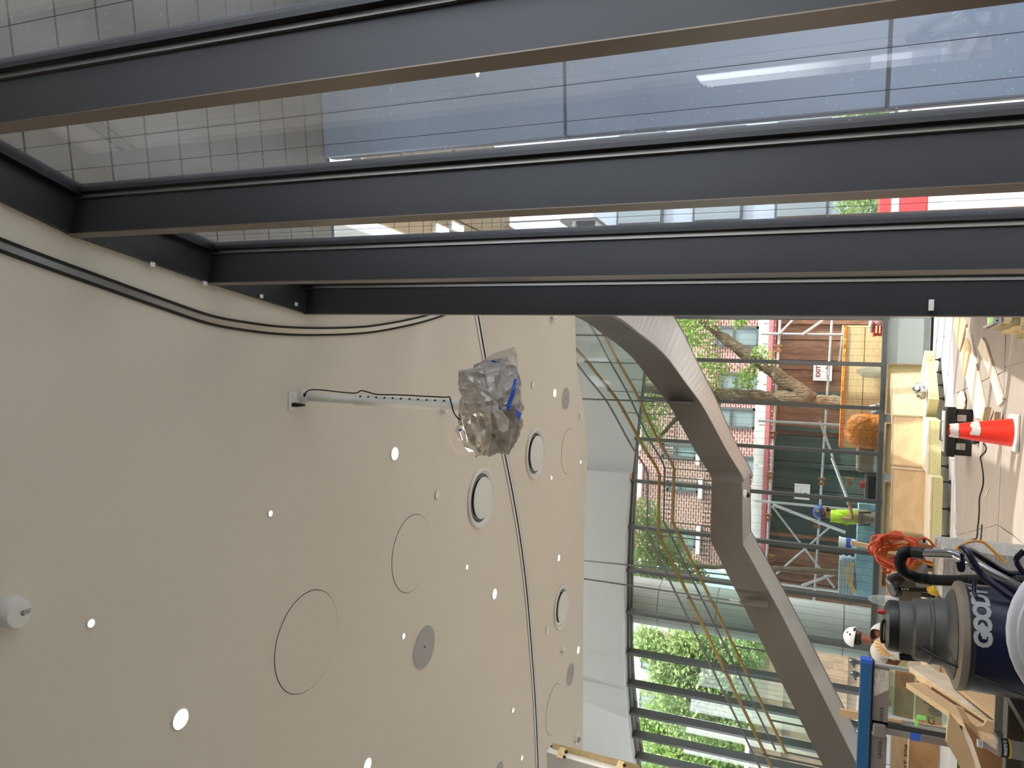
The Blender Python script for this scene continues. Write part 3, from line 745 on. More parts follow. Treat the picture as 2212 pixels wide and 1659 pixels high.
# heap at the right end
P = aty(1872, 705, 15.8); cx = P.x
CRT = thing('red_crate', (cx + 0.02, 15.85, 0), 'tall red plastic crate at the right end of the front window', 'crate')
m_ = MB()
for k in range(15):
    m_.box((cx + 0.02, 15.70, 0.06 + k * 0.055), (0.36, 0.015, 0.03)); m_.box((cx - 0.16, 15.85, 0.06 + k * 0.055), (0.015, 0.3, 0.03)); m_.box((cx + 0.2, 15.85, 0.06 + k * 0.055), (0.015, 0.3, 0.03))
obj('slat', m_, 'red', CRT, kind='stuff'); obj('base', MB().box((cx + 0.02, 15.85, 0.0), (0.36, 0.3, 0.04)), 'red', CRT)
for q in ((-0.15, -0.14), (0.19, -0.14), (-0.15, 0.14), (0.19, 0.14)): obj('corner_post', MB().box((cx + q[0], 15.85 + q[1], 0.43), (0.03, 0.03, 0.90)), 'red', CRT)
obj('lid', MB().box((cx + 0.02, 15.85, 0.89), (0.40, 0.34, 0.03)), 'red', CRT)
lumpy('pink_bag', (cx + 0.14, 15.58, 0.45), (0.14, 0.10, 0.50), 'pink', 'pink plastic bag in front of the red crate', 'bag', 0.25, 21, 6, sq=0.4)
lumpy('white_cloth', (cx + 0.0, 15.82, 0.94), (0.12, 0.10, 0.045), 'dirty_white', 'white rag lying over the red crate', 'cloth', 0.3, 5, 6)
# blue sheeted stack, white bucket and grey board pile left of the worker
l = aty(1868, 1292, 16.7); r = aty(1868, 1088, 16.7)
BT = thing('covered_stack', ((l.x + r.x) / 2, 17.0, 0), 'long stack of boards wrapped in light blue plastic sheet outside', 'stack')
mb = MB(); nx, nz = 46, 12
L_ = r.x - l.x
for side, yy in ((0, 16.65), (1, 17.3)):
    for i in range(nx + 1):
        for j in range(nz + 1):
            x = l.x + L_ * i / nx; z = 0.02 + 0.98 * j / nz
            dd = 0.05 * noise.noise(Vector((x * 5, z * 3, side * 9))) + 0.03 * noise.noise(Vector((x * 13, z * 8, side * 9)))
            mb.v.append(Vector((x, yy + dd, z + (0.05 * noise.noise(Vector((x * 2, 0, 1))) if j == nz else 0))))
for s in range(2):
    o_ = s * (nx + 1) * (nz + 1)
    for i in range(nx):
        for j in range(nz):
            a = o_ + i * (nz + 1) + j; mb.f.append([a, a + nz + 1, a + nz + 2, a + 1])
k0 = (nx + 1) * (nz + 1)
for i in range(nx): mb.f.append([i * (nz + 1) + nz, (i + 1) * (nz + 1) + nz, k0 + (i + 1) * (nz + 1) + nz, k0 + i * (nz + 1) + nz])
for j in range(nz):
    mb.f.append([j, j + 1, k0 + j + 1, k0 + j]); e = nx * (nz + 1); mb.f.append([e + j, e + j + 1, k0 + e + j + 1, k0 + e + j])
obj('sheet', mb, 'blue_tarp', BT, smooth=True)
a = aty(1812, 1205, 17.0); b = aty(1812, 1285, 17.0)
GB = thing('grey_board_pile', ((a.x + b.x) / 2, 17.05, 1.0), 'pile of grey boards standing on the blue wrapped stack', 'boards')
for k in range(5): obj('board', MB().box(((a.x + b.x) / 2 + 0.02 * (k % 2), 17.05, 1.06 + k * 0.055), (a.x - b.x, 0.5, 0.05)), 'slabgrey', GB)
pq = aty(1842, 1275, 15.86)
lf = smooth_path([aty(1840, 1215, 16.6), aty(1830, 1235, 16.58), aty(1836, 1262, 16.58), aty(1846, 1282, 16.6)], 5)
tag(obj('timber_offcut', MB().ribbon([p + Vector((0, 0, 0.05)) for p in lf], [p - Vector((0, 0, 0.06)) for p in lf]).ribbon([p + Vector((0, 0.02, 0.05)) for p in lf], [p + Vector((0, 0.02, -0.06)) for p in lf]), 'pine'), 'curved pale timber offcut lying on the blue wrapped stack', 'wood')
pb = aty(1828, 1176, 16.9)
BK = thing('white_bucket', (pb.x, 16.9, 1.0), 'white bucket on the blue wrapped stack behind the worker', 'bucket')
obj('body', MB().lathe([(0.12, 1.02), (0.14, 1.30), (0.15, 1.30), (0.15, 1.33), (0.13, 1.33)], 20, (pb.x, 16.9, 0)), 'hatwhite', BK, smooth=True)
obj('label', MB().lathe([(0.131, 1.10), (0.139, 1.20)], 20, (pb.x, 16.9, 0), cap=False), 'bluetape', BK)
# black tool crate and rubbish right of the worker
pk = aty(1875, 1055, 15.8)
CT = thing('black_crate', (pk.x, 15.9, 0), 'black plastic crate full of tools outside, right of the lime shirted worker', 'crate')
obj('body', MB().box((pk.x, 15.9, 0.45), (0.46, 0.3, 0.86)), 'vac_black', CT, bevel=0.02)
obj('lid', MB().box((pk.x, 15.9, 0.91), (0.5, 0.34, 0.06)), 'steel_dark', CT, bevel=0.01)
pr = aty(1860, 1043, 15.7)
tag(obj('red_tape_roll', MB().lathe([(0.03, 0), (0.07, 0), (0.07, 0.08), (0.03, 0.08)], 16, (pk.x + 0.05, 15.84, 0.94)), 'red', smooth=True), 'red tape roll on top of the black crate', 'tape')
pk2 = aty(1860, 993, 15.85)
TB = thing('canvas_tarp', (pk2.x, 15.9, 0), 'draped brown canvas sheet over a stack left of the orange bag', 'tarp')
mb = MB().box((pk2.x, 15.95, 0.55), (0.46, 0.34, 1.1)); obj('cloth', mb, 'khaki', TB, bevel=0.05)
obj('hem', MB().box((pk2.x, 15.77, 0.78), (0.42, 0.02, 0.06)), 'paper', TB)
# two dark standpipes on the sunny pavement
for k, (x, y) in enumerate(((1843, 1429), (1846, 1456))):
    P = aty(x, y, 19.5); zt = P.z
    t = thing('standpipe', (P.x, 19.5, 0), 'black round headed standpipe on the sunny pavement, %s' % ('nearer the concrete column' if k == 0 else 'farther from the column'), 'standpipe')
    obj('stem', MB().tube([(P.x, 19.5, 0), (P.x, 19.5, zt - 0.05)], 0.05, 10), 'vac_black', t, smooth=True)
    obj('head', MB().ell((P.x, 19.5, zt), (0.08, 0.08, 0.11), 14, 8).tube([(P.x, 19.5, zt), (P.x - 0.13, 19.45, zt - 0.03)], [0.045, 0.015], 8), 'vac_black', t, smooth=True)

# --- trees
def leaf_cloud(name, blobs, n, size, m, parent, seed):
    rd = random.Random(seed); mb = MB()
    tot = sum(b[3] for b in blobs)
    for (cx, cy, cz, r) in blobs:
        for k in range(int(n * r / tot)):
            while True:
                p = Vector((rd.uniform(-1, 1), rd.uniform(-1, 1), rd.uniform(-1, 1)))
                if p.length < 1: break
            c = Vector((cx, cy, cz)) + p * r
            u = Vector((rd.uniform(-1, 1), rd.uniform(-1, 1), rd.uniform(-.6, .6))).normalized(); v = u.orthogonal().normalized()
            v = Matrix.Rotation(rd.uniform(0, 6.28), 3, u) @ v
            s = size * rd.uniform(0.6, 1.3); q = len(mb.v)
            mb.v += [c, c + u * s * .5 + v * s * .28, c + u * s, c + u * s * .5 - v * s * .28]; mb.f.append([q, q + 1, q + 2, q + 3])
    return obj(name, mb, m, parent, kind='stuff')
def tree(label, trunk_paths, blobs, n, size, m, bark, seed):
    b0 = trunk_paths[0][0]
    t = thing('tree', (b0[0].x, b0[0].y, 0), label, 'tree')
    for i, (pa, r0, r1) in enumerate([(x[0] if isinstance(x[0], list) else x, x[1], x[2]) for x in trunk_paths]):
        sp = smooth_path(pa, 8); N = len(sp)
        mb = MB().tube(sp, [r0 + (r1 - r0) * k / (N - 1) for k in range(N)], 12)
        for k, v in enumerate(mb.v): mb.v[k] = v + Vector((noise.noise(v * 6), noise.noise(v * 6 + Vector((5, 0, 0))), 0)) * r0 * 0.34
        obj('trunk' if i == 0 else 'branch', mb, bark, t, smooth=True)
    if blobs: leaf_cloud('foliage', blobs, n, size, m, t, seed)
    return t
TY = 17.4
def tp(x, y, Y=TY): return aty(x, y, Y)
def bl(x, y, r, Y=TY):
    p = aty(x, y, Y); return (p.x, p.y, p.z, r)
g0 = tp(1832, 880); g0 = Vector((g0.x, g0.y, 0.0))
tree('street tree with a forked rough trunk behind the timber box', [
    ([g0, tp(1812, 872), tp(1740, 862), tp(1640, 856), tp(1530, 850), tp(1440, 845, 16.9), tp(1330, 820, 17)], 0.17, 0.10),
    ([tp(1755, 862), tp(1705, 830), tp(1660, 795), tp(1590, 750), tp(1545, 715), tp(1500, 680), tp(1440, 640)], 0.17, 0.08),
    ([tp(1500, 858), tp(1460, 905, 17.3), tp(1420, 950, 17.4)], 0.07, 0.03)],
    [bl(1510, 700, .5), bl(1500, 760, .55), bl(1540, 800, .4), bl(1640, 775, .3), bl(1610, 820, .28), bl(1530, 860, .3), bl(1480, 720, .4), bl(1410, 870, .5), bl(1400, 930, .45), bl(1390, 840, .5), bl(1460, 690, .35), bl(1600, 690, .2)], 5200, 0.085, 'leaf', 'bark', 1)
T2 = 17.6
def t2p(x, y): return aty(x, y, T2)
g0 = t2p(1800, 1225); g0 = Vector((g0.x, T2, 0))
tree('leafy young tree in front of the brick wall beside the concrete column', [([g0, t2p(1650, 1228), t2p(1500, 1222), t2p(1430, 1200)], 0.07, 0.03), ([t2p(1520, 1222), t2p(1470, 1250), t2p(1420, 1270)], 0.035, 0.015)],
    [bl(1395, 1110, .4, T2), bl(1400, 1150, .5, T2), bl(1390, 1190, .6, T2), bl(1400, 1235, .6, T2), bl(1440, 1170, .45, T2), bl(1460, 1215, .45, T2), bl(1420, 1262, .5, T2), bl(1490, 1245, .4, T2)], 5200, 0.10, 'leaf2', 'bark', 2)
T3 = 22.0
def t3p(x, y, Y=T3): return aty(x, y, Y)
g0 = t3p(1800, 1560); g0 = Vector((g0.x, T3, 0))
tree('big pale leaved street tree left of the concrete column', [([g0, t3p(1700, 1545), t3p(1600, 1500), t3p(1540, 1440), t3p(1470, 1395), t3p(1420, 1360)], 0.16, 0.08), ([t3p(1600, 1500), t3p(1560, 1540), t3p(1480, 1590)], 0.09, 0.04), ([t3p(1540, 1440), t3p(1560, 1400), t3p(1570, 1360)], 0.08, 0.03), ([t3p(1500, 1420), t3p(1440, 1440), t3p(1390, 1480)], 0.06, 0.02)],
    [bl(1500, 1390, .7, T3), bl(1450, 1420, .8, T3), bl(1540, 1430, .8, T3), bl(1500, 1470, 1.0, T3), bl(1560, 1480, .8, T3), bl(1450, 1500, .9, T3), bl(1590, 1460, .7, T3), bl(1610, 1400, .6, T3), bl(1400, 1390, .5, T3), bl(1570, 1530, .9, T3), bl(1500, 1540, 1.0, T3)], 15000, 0.15, 'leaf2', 'bark_pale', 3)
T4 = 26.0
g0 = aty(1800, 1640, T4); g0 = Vector((g0.x, T4, 0))
tree('bushy bright green tree at the far left behind the hoarding', [([g0, aty(1600, 1640, T4), aty(1450, 1620, T4)], 0.2, 0.08)],
    [bl(1480, 1580, 1.3, T4), bl(1560, 1600, 1.3, T4), bl(1430, 1630, 1.2, T4), bl(1520, 1650, 1.4, T4), bl(1600, 1640, 1.0, T4), bl(1480, 1690, 1.4, T4), bl(1410, 1560, .6, T4)], 13000, 0.17, 'leaf', 'bark', 4)
GBK = thing('far_building', (12, 34, 0), 'pale green grey building seen through the narrow gap of the right glazing', 'building')
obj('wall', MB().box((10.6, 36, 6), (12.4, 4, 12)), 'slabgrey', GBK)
for r in range(3):
    for c in range(5):
        f = obj('window_frame', MB().box((5.8 + c * 2.4, 33.95, 3 + r * 3.4), (1.7, 0.12, 2.1)), 'winframe', GBK); obj('pane', MB().box((5.8 + c * 2.4, 33.88, 3 + r * 3.4), (1.5, 0.06, 1.9)), 'winpane', f)
hd = thing('clipped_hedge', (6.5, 22, 0), 'clipped green hedge along the far pavement right of the scaffold', 'hedge')
leaf_cloud('foliage', [(5.0 + k * 0.9, 22, 0.9 + 0.2 * (k % 2), 0.8) for k in range(6)], 5200, 0.16, 'leaf', hd, 11)
VAN = thing('red_barrier', (3.65, 17.2, 0), 'red plastic barrier beyond the right glazing on the pavement', 'barrier')
obj('body', MB().hexa([Vector(v) for v in ((3.15, 16.95, -.02), (4.15, 16.95, -.02), (4.15, 17.45, -.02), (3.15, 17.45, -.02))], [Vector(v) for v in ((3.2, 17.1, .85), (4.1, 17.1, .85), (4.1, 17.3, .85), (3.2, 17.3, .85))]), 'red', VAN, bevel=0.03); obj('stripe', MB().box((3.65, 17.06, 0.55), (0.8, 0.06, 0.14)), 'hatwhite', VAN)
# ================================================================== CEILING FITTINGS
def cpos(x, y): return atz(x, y, CEIL)
# plaster strips of the two curved track slots
def track(name, pts, widths, label, k=5):
    P = smooth_path([cpos(*q) for q in pts], k)
    c = P[len(P) // 2]
    t = thing(name, c, label, 'ceiling track')
    N = len(P)
    nr = []
    for i in range(N):
        d = (P[min(i + 1, N - 1)] - P[max(i - 1, 0)]).normalized(); nr.append(Vector((-d.y, d.x, 0)))
    for (a, b, dz, m, nm) in widths:
        mb = MB()
        A = [P[i] + nr[i] * a - Vector((0, 0, 0.001)) for i in range(N)]; B = [P[i] + nr[i] * b - Vector((0, 0, 0.001)) for i in range(N)]
        mb.ribbon(A, B); mb.ribbon([p - Vector((0, 0, dz)) for p in A], [p - Vector((0, 0, dz)) for p in B])
        mb.ribbon(A, [p - Vector((0, 0, dz)) for p in A]); mb.ribbon(B, [p - Vector((0, 0, dz)) for p in B])
        obj(nm, mb, m, t)
    return t
track('curtain_track', [(-260, 430), (-120, 483), (0, 530), (110, 571), (225, 612), (340, 653), (450, 690), (530, 705), (610, 714), (700, 716), (790, 712), (860, 701), (920, 687), (967, 671), (1020, 648)],
      [(-0.030, -0.016, 0.012, 'fix_dark', 'slot'), (0.016, 0.030, 0.012, 'fix_dark', 'slot'), (-0.016, 0.016, 0.006, 'steel', 'cover_strip')], 'twin slot curved curtain track following the right glazing on the ceiling')
track('linear_light_track', [(1026, 664), (1030, 674), (1046, 765), (1068, 876), (1090, 985), (1107, 1070), (1122, 1160), (1136, 1270), (1147, 1400), (1156, 1530), (1162, 1680), (1164, 1800)],
      [(-0.058, -0.010, 0.004, 'fix_white', 'flange'), (0.010, 0.058, 0.004, 'fix_white', 'flange'), (-0.010, 0.010, 0.010, 'fix_dark', 'slot'), (-0.062, -0.058, 0.005, 'steel_dark', 'edge_bead'), (0.058, 0.062, 0.005, 'steel_dark', 'edge_bead')], 'straight slotted track crossing the ceiling from the right fin to the left edge')

def radius_of(x, y, longpx):
    P = cpos(x, y); return longpx / 2.0 / pxm(P)
# downlights
lp = Vector((0, 0, CEIL))
DL = thing('downlight', lp)
obj('trim_ring', MB().lathe([(1.0, 4.8), (1.18, 4.8), (1.18, 4.796), (1.12, 4.79), (1.0, 4.79)], 28, (0, 0, 0), cap=False), 'fix_white', DL, smooth=True)
obj('lens', MB().lathe([(0.001, 4.792), (1.0, 4.792), (1.0, 4.797)], 28, (0, 0, 0), cap=False), 'lamp', DL)
def downlight(x, y, px, label, first=[True], energy=0):
    P = cpos(x, y); r = radius_of(x, y, px)
    if first[0]:
        o = DL; first[0] = False; o.location = P; o.scale = (r, r, 1)
    else: o = dup(DL, P, scale=(r, r, 1))
    tag(o, label, 'ceiling light', 'recessed ceiling downlights')
    ld = D.lights.new('downlight_beam', 'SPOT'); ld.energy = (energy or 60.0) * (2.6 if P.y > 6.5 else 1.0); ld.spot_size = math.radians(120); ld.spot_blend = 0.9; ld.shadow_soft_size = max(r, 0.03); ld.color = (1.0, 0.9, 0.72)
    lo = D.objects.new('downlight_beam', ld); COL.objects.link(lo); lo.location = P - Vector((0, 0, 0.03))
    return o
for (x, y, px, lb) in ((388, 1553, 42, 'largest lit downlight near the lower left of the picture'), (851, 980, 27, 'lit round downlight beside the projector pole'), (1067, 1283, 21, 'lit round downlight just before the straight ceiling track'),
        (1206, 1205, 13, 'lit round downlight touching the thin plaster joint'), (1197, 849, 17, 'lit downlight beside the pale speaker disc near the right fin'), (1248, 1404, 15, 'lit downlight at the front edge of the ceiling beside a detector'), (792, 1652, 28, 'lit downlight cut by the left side of the view')):
    downlight(x, y, px, lb)
for (x, y, px, lb) in ((194, 1346, 17, 'small bright pinhole downlight below the round camera'), (582, 1109, 12, 'small pinhole downlight above the large flush hatch'), (870, 1374, 11, 'small pinhole downlight next to the grey speaker disc'), (1007, 1225, 9, 'small pinhole downlight between the ring diffuser and the straight track'),
        (1190, 1032, 8, 'small pinhole downlight left of the second ring diffuser'), (1253, 998, 7, 'tiny pinhole downlight at the front edge near the bulkhead corner'), (1107, 1534, 9, 'small pinhole downlight beside the straight track, nearer one'), (1126, 1637, 9, 'small pinhole downlight beside the straight track, leftmost one')):
    downlight(x, y, px, lb, energy=25.0)

def disc_thing(name, x, y, px, label, cat, group=None, m='fix_grey', th=0.012, recess=False):
    P = cpos(x, y); r = radius_of(x, y, px)
    t = thing(name, P, label, cat, group)
    z = P.z
    obj('face', MB().lathe([(r * 0.98, z), (r * 0.98, z - th), (0.001, z - th)], 40, (P.x, P.y, 0), cap=False), m, t, smooth=False)
    obj('rim', MB().lathe([(r, z), (r, z - th * 0.7), (r * 0.97, z - th * 0.7), (r * 0.97, z)], 40, (P.x, P.y, 0), cap=False), 'fix_white', t)
    return t, P, r
for (x, y, px, lb) in ((915, 1397, 93, 'large grey ceiling speaker disc with a centre mark'), (1221, 861, 49, 'pale ceiling speaker disc near the right fin'), (1231, 1457, 48, 'pale ceiling speaker disc near the front left edge'), (1076, 1668, 46, 'ceiling speaker disc half cut by the left side of the view')):
    t, P, r = disc_thing('ceiling_speaker', x, y, px, lb, 'speaker', 'ceiling speakers')
    obj('badge', MB().box((P.x, P.y, P.z - 0.0135), (0.012, 0.035, 0.003)), 'grey_dark', t)
def diffuser(x, y, px, label):
    P = cpos(x, y); r = radius_of(x, y, px); t = thing('ring_diffuser', P, label, 'air diffuser', 'round ceiling air diffusers')
    z = P.z; c = (P.x, P.y, 0)
    obj('outer_ring', MB().lathe([(r * 0.97, z), (r, z - 0.004), (r * 0.99, z - 0.022), (r * 0.93, z - 0.026), (r * 0.86, z - 0.012), (r * 0.80, z - 0.003)], 48, c, cap=False), 'fix_white', t, smooth=True)
    obj('throat', MB().lathe([(r * 0.90, z - 0.006), (r * 0.62, z - 0.002), (0.001, z - 0.002)], 48, c, cap=False), 'steel', t, smooth=True)
    obj('gap_ring', MB().lathe([(r * 0.80, z - 0.007), (r * 0.66, z - 0.007)], 48, c, cap=False), 'chrome', t)
    obj('centre_plate', MB().lathe([(r * 0.66, z - 0.016), (r * 0.70, z - 0.026), (r * 0.69, z - 0.034), (r * 0.55, z - 0.040), (0.001, z - 0.042)], 48, c, cap=False), 'fix_white', t, smooth=True)
    return t
diffuser(1038, 1075, 130, 'largest ring air diffuser, beside the straight track')
diffuser(1155, 979, 109, 'ring air diffuser beyond the bagged projector')
diffuser(1212, 1311, 95, 'ring air diffuser nearest the front edge of the ceiling')
def hatch(x, y, px, label):
    P = cpos(x, y); r = radius_of(x, y, px); t = thing('flush_hatch', P, label, 'hatch', 'flush round ceiling hatches'); z = P.z; c = (P.x, P.y, 0)
    obj('panel', MB().lathe([(r * 0.985, z - 0.001), (r * 0.985, z - 0.004), (0.001, z - 0.004)], 64, c, cap=False), 'ceiling', t)
    obj('gap', MB().lathe([(r * 1.0, z - 0.0012), (r * 0.983, z - 0.0012)], 64, c, cap=False), 'grey_dark', t)
hatch(665, 1385, 218, 'largest flush round hatch outline in the ceiling'); hatch(890, 1195, 168, 'flush round hatch outline right of the largest one')
hatch(1228, 975, 98, 'flush round hatch outline near the front edge by the bulkhead'); hatch(1197, 1532, 106, 'flush round hatch outline near the left end of the front edge')
for (x, y, px, lb) in ((944, 1069, 22, 'small white cover plate left of the largest ring diffuser'), (1150, 832, 17, 'small white cover plate beyond the bagged projector'), (1181, 1361, 17, 'small white cover plate left of the nearest ring diffuser'), (1253, 899, 13, 'small white cover plate at the very front edge of the ceiling')):
    P = cpos(x, y); r = radius_of(x, y, px); t = thing('sprinkler_cover', P, lb, 'sprinkler', 'concealed sprinkler covers')
    obj('plate', MB().lathe([(r, P.z - 0.006), (r, P.z - 0.011), (0.001, P.z - 0.012)], 24, (P.x, P.y, 0), cap=False), 'fix_white', t)
    obj('collar', MB().lathe([(r * 0.9, P.z), (r * 0.9, P.z - 0.007)], 24, (P.x, P.y, 0), cap=False), 'fix_dark', t)
def detector(x, y, r, h, label, name='smoke_detector', ring=True):
    P = cpos(x, y); t = thing(name, P, label, 'detector'); c = (P.x, P.y, P.z)
    obj('base', MB().lathe([(r * 1.1, 0), (r * 1.1, -0.008), (r, -0.010)], 28, c, cap=False), 'fix_white', t, smooth=True)
    obj('body', MB().lathe([(r, -0.008), (r, -h * 0.8), (r * 0.9, -h), (0.001, -h)], 28, c, cap=False), 'fix_white', t, smooth=True)
    obj('slot', MB().box((P.x, P.y - r * 1.0, P.z - h * 0.45), (r * 0.25, 0.004, h * 0.2)), 'fix_dark', t)
    obj('button', MB().lathe([(r * 0.22, -h), (r * 0.22, -h - 0.004), (0.001, -h - 0.004)], 14, c, cap=False), 'fix_grey', t)
    return t, P
detector(954, 882, 0.045, 0.055, 'small white round sensor under the projector pole')
detector(1191, 688, 0.055, 0.055, 'small white round sensor beside the right fin')
detector(1212, 1405, 0.05, 0.05, 'small white round sensor beside the front edge downlight')
t, P = detector(1244, 1597, 0.075, 0.03, 'white ceiling strobe near the left end of the front edge', 'ceiling_strobe')
obj('strobe_lens', MB().lathe([(0.04, -0.03), (0.04, -0.06), (0.02, -0.075), (0.001, -0.075)], 20, (P.x, P.y, P.z), cap=False), 'steel', t, smooth=True)
# round camera unit at the far left of the picture
P = cpos(18, 1322); t = thing('ceiling_camera', P, 'round white ceiling camera unit with a dark lens', 'camera'); c = (P.x, P.y, P.z)
obj('base', MB().lathe([(0.072, 0), (0.072, -0.012)], 32, c), 'fix_white', t, smooth=True)
obj('body', MB().lathe([(0.062, -0.01), (0.066, -0.03), (0.064, -0.055), (0.054, -0.072), (0.001, -0.075)], 32, c, cap=False), 'fix_white', t, smooth=True)
fb = obj('lens_plate', MB().box((P.x + 0.006, P.y + 0.03, P.z - 0.073), (0.022, 0.055, 0.012), Matrix.Rotation(0.35, 3, 'X')), 'fix_grey', t, bevel=0.003)
obj('lens', MB().lathe([(0.0085, 0), (0.0085, -0.008), (0.001, -0.008)], 16, (P.x + 0.006, P.y + 0.017, P.z - 0.074)), 'black', t, smooth=True)

# projector on its pole
top = cpos(655, 858)
PX, PY = top.x, top.y
zb = aty(985, 870, PY).z
PJ = thing('projector', (PX, PY, zb), 'projector wrapped in clear plastic hanging from a white telescopic pole', 'projector')
zm = aty(768, 862, PY).z; zm2 = aty(820, 862, PY).z
obj('flange', MB().lathe([(0.05, CEIL), (0.05, CEIL - 0.02), (0.03, CEIL - 0.05)], 24, (PX, PY, 0)), 'fix_white', PJ, smooth=True)
obj('pole', MB().lathe([(0.026, CEIL), (0.026, zm)], 24, (PX, PY, 0)), 'fix_white', PJ, smooth=True)
obj('sleeve', MB().lathe([(0.031, zm + 0.01), (0.033, zm), (0.033, zb - 0.06)], 24, (PX, PY, 0)), 'fix_white', PJ, smooth=True)
for z in (aty(718, 860, PY).z, aty(880, 865, PY).z, aty(955, 868, PY).z): obj('cable_tie', MB().lathe([(0.0345, z), (0.0345, z - 0.006)], 20, (PX, PY, 0)), 'fix_white', PJ)
n_h = 11
for k in range(n_h):
    z = zm - 0.05 - (zm - zb - 0.12) * k / (n_h - 1)
    obj('height_hole', MB().lathe([(0.007, 0), (0.007, 0.003)], 10, (PX + 0.024, PY - 0.0225, z), Matrix.Rotation(math.radians(45), 3, 'Z') @ Matrix.Rotation(PI / 2, 3, 'X')), 'fix_dark', PJ)
# wrapped body: box-shaped projector under a loose crumpled bag
def q(x, y, dY): return aty(x, y, PY + dY)
S = 4.6075
def zz(a, b, dY): return q(900 + a / S, 700 + b / S, dY)
hull = [zz(428, 478, -0.05), zz(620, 392, 0.16), zz(760, 345, 0.26), zz(915, 345, 0.28), zz(1000, 430, 0.12), zz(1010, 600, 0.0), zz(1040, 700, 0.0), zz(1045, 870, -0.02), zz(1022, 1090, 0.0), zz(900, 1285, -0.02), zz(722, 1318, -0.06), zz(560, 1300, 0.0), zz(470, 1180, 0.06), zz(440, 980, 0.0),
        zz(690, 500, -0.14), zz(740, 800, -0.24), zz(735, 1100, -0.22), zz(720, 1280, -0.12), zz(470, 900, -0.12), zz(450, 600, -0.11), zz(1000, 900, -0.12), zz(980, 650, -0.08), zz(560, 500, 0.24), zz(560, 1200, 0.22), zz(960, 1150, 0.2)]
bm = bmesh.new()
for p in hull: bm.verts.new(p)
r_ = bmesh.ops.convex_hull(bm, input=bm.verts)
bmesh.ops.delete(bm, geom=[g for g in r_['geom_interior'] + r_['geom_unused'] if isinstance(g, bmesh.types.BMVert)], context='VERTS')
bmesh.ops.triangulate(bm, faces=bm.faces)
bmesh.ops.subdivide_edges(bm, edges=bm.edges, cuts=3, use_grid_fill=True)
bmesh.ops.subdivide_edges(bm, edges=bm.edges, cuts=1, use_grid_fill=True)
bm.normal_update()
for v in bm.verts:
    s1 = 1 - abs(noise.noise(v.co * 8 + Vector((3, 1, 2)))) * 2.6; s2 = 1 - abs(noise.noise(v.co * 19)) * 2.4
    v.co += v.normal * (0.024 * s1 + 0.013 * s2 - 0.014)
mb = MB(); bm.verts.index_update(); mb.add([v.co.copy() for v in bm.verts], [[x.index for x in f.verts] for f in bm.faces]); bm.free()
bag = obj('plastic_bag', mb, 'film', PJ)
cxp = zz(640, 850, 0.03)
obj('body', MB().box(cxp + Vector((0.03, 0.06, -0.04)), (0.38, 0.22, 0.17)), 'projector', PJ, bevel=0.015)
obj('lens', MB().lathe([(0.045, 0), (0.04, -0.05)], 20, cxp + Vector((0.1, -0.05, -0.05)), Matrix.Rotation(PI / 2, 3, 'X') @ Matrix.Rotation(PI, 3, 'X')), 'black', PJ)
obj('vent', MB().box(cxp + Vector((-0.08, -0.055, -0.02)), (0.02, 0.006, 0.12)).box(cxp + Vector((-0.04, -0.055, -0.02)), (0.02, 0.006, 0.12)), 'grey_dark', PJ)
def flap(pts, name='bag_flap', m='film2'):
    c = sum(pts, Vector()) / len(pts); mb = MB(); N = len(pts)
    rings = [0.0, 0.35, 0.7, 1.0]; vs = [c]
    for rr in rings[1:]:
        for p in pts:
            v = c.lerp(p, rr); vs.append(v + Vector((0, 0.03 * noise.noise(v * 12), 0)))
    fs = [[0, 1 + i, 1 + (i + 1) % N] for i in range(N)]
    for k in range(2):
        a = 1 + k * N; b = a + N
        fs += [[a + i, b + i, b + (i + 1) % N, a + (i + 1) % N] for i in range(N)]
    mb.add(vs, fs); return obj(name, mb, m, PJ)
flap([zz(428, 990, -0.02), zz(380, 1050, -0.05), zz(297, 1112, 0.02), zz(297, 1162, 0.02), zz(410, 1310, -0.02), zz(560, 1318, -0.08), zz(640, 1300, -0.1), zz(500, 1150, -0.12)])
flap([zz(622, 388, 0.16), zz(680, 335, 0.14), zz(760, 292, 0.12), zz(970, 225, 0.10), zz(1000, 300, 0.10), zz(1008, 430, 0.08), zz(900, 405, 0.1), zz(760, 350, 0.18)])
flap([zz(1000, 610, -0.06), zz(1040, 622, -0.04), zz(1048, 860, -0.08), zz(1026, 960, -0.10), zz(985, 880, -0.14), zz(960, 780, -0.13)])
flap([zz(630, 505, -0.14), zz(700, 650, -0.2), zz(850, 860, -0.26), zz(920, 960, -0.26), zz(918, 1050, -0.25), zz(850, 1083, -0.26), zz(800, 1050, -0.26), zz(790, 930, -0.25), zz(690, 720, -0.2)], 'bag_twist')
def tape(pts, dY): obj('tape_strip', MB().prism([zz(a, b, d) for a, b, d in pts], (0, -0.006, 0)), 'bluetape', PJ)
tape([(975, 545, -.12), (1000, 545, -.1), (995, 620, -.13), (930, 840, -.19), (905, 870, -.19), (898, 800, -.19), (945, 680, -.16)], 0)
tape([(990, 840, -.15), (1042, 890, -.1), (1020, 965, -.14), (985, 910, -.17)], 0)
tape([(825, 810, -.26), (858, 880, -.25), (840, 870, -.25), (820, 840, -.26)], 0)
tape([(745, 362, .1), (770, 360, .1), (830, 378, .1), (800, 390, .1), (745, 388, .1)], 0)
tape([(420, 1050, -.1), (445, 1040, -.1), (450, 1058, -.1), (425, 1070, -.1)], 0)
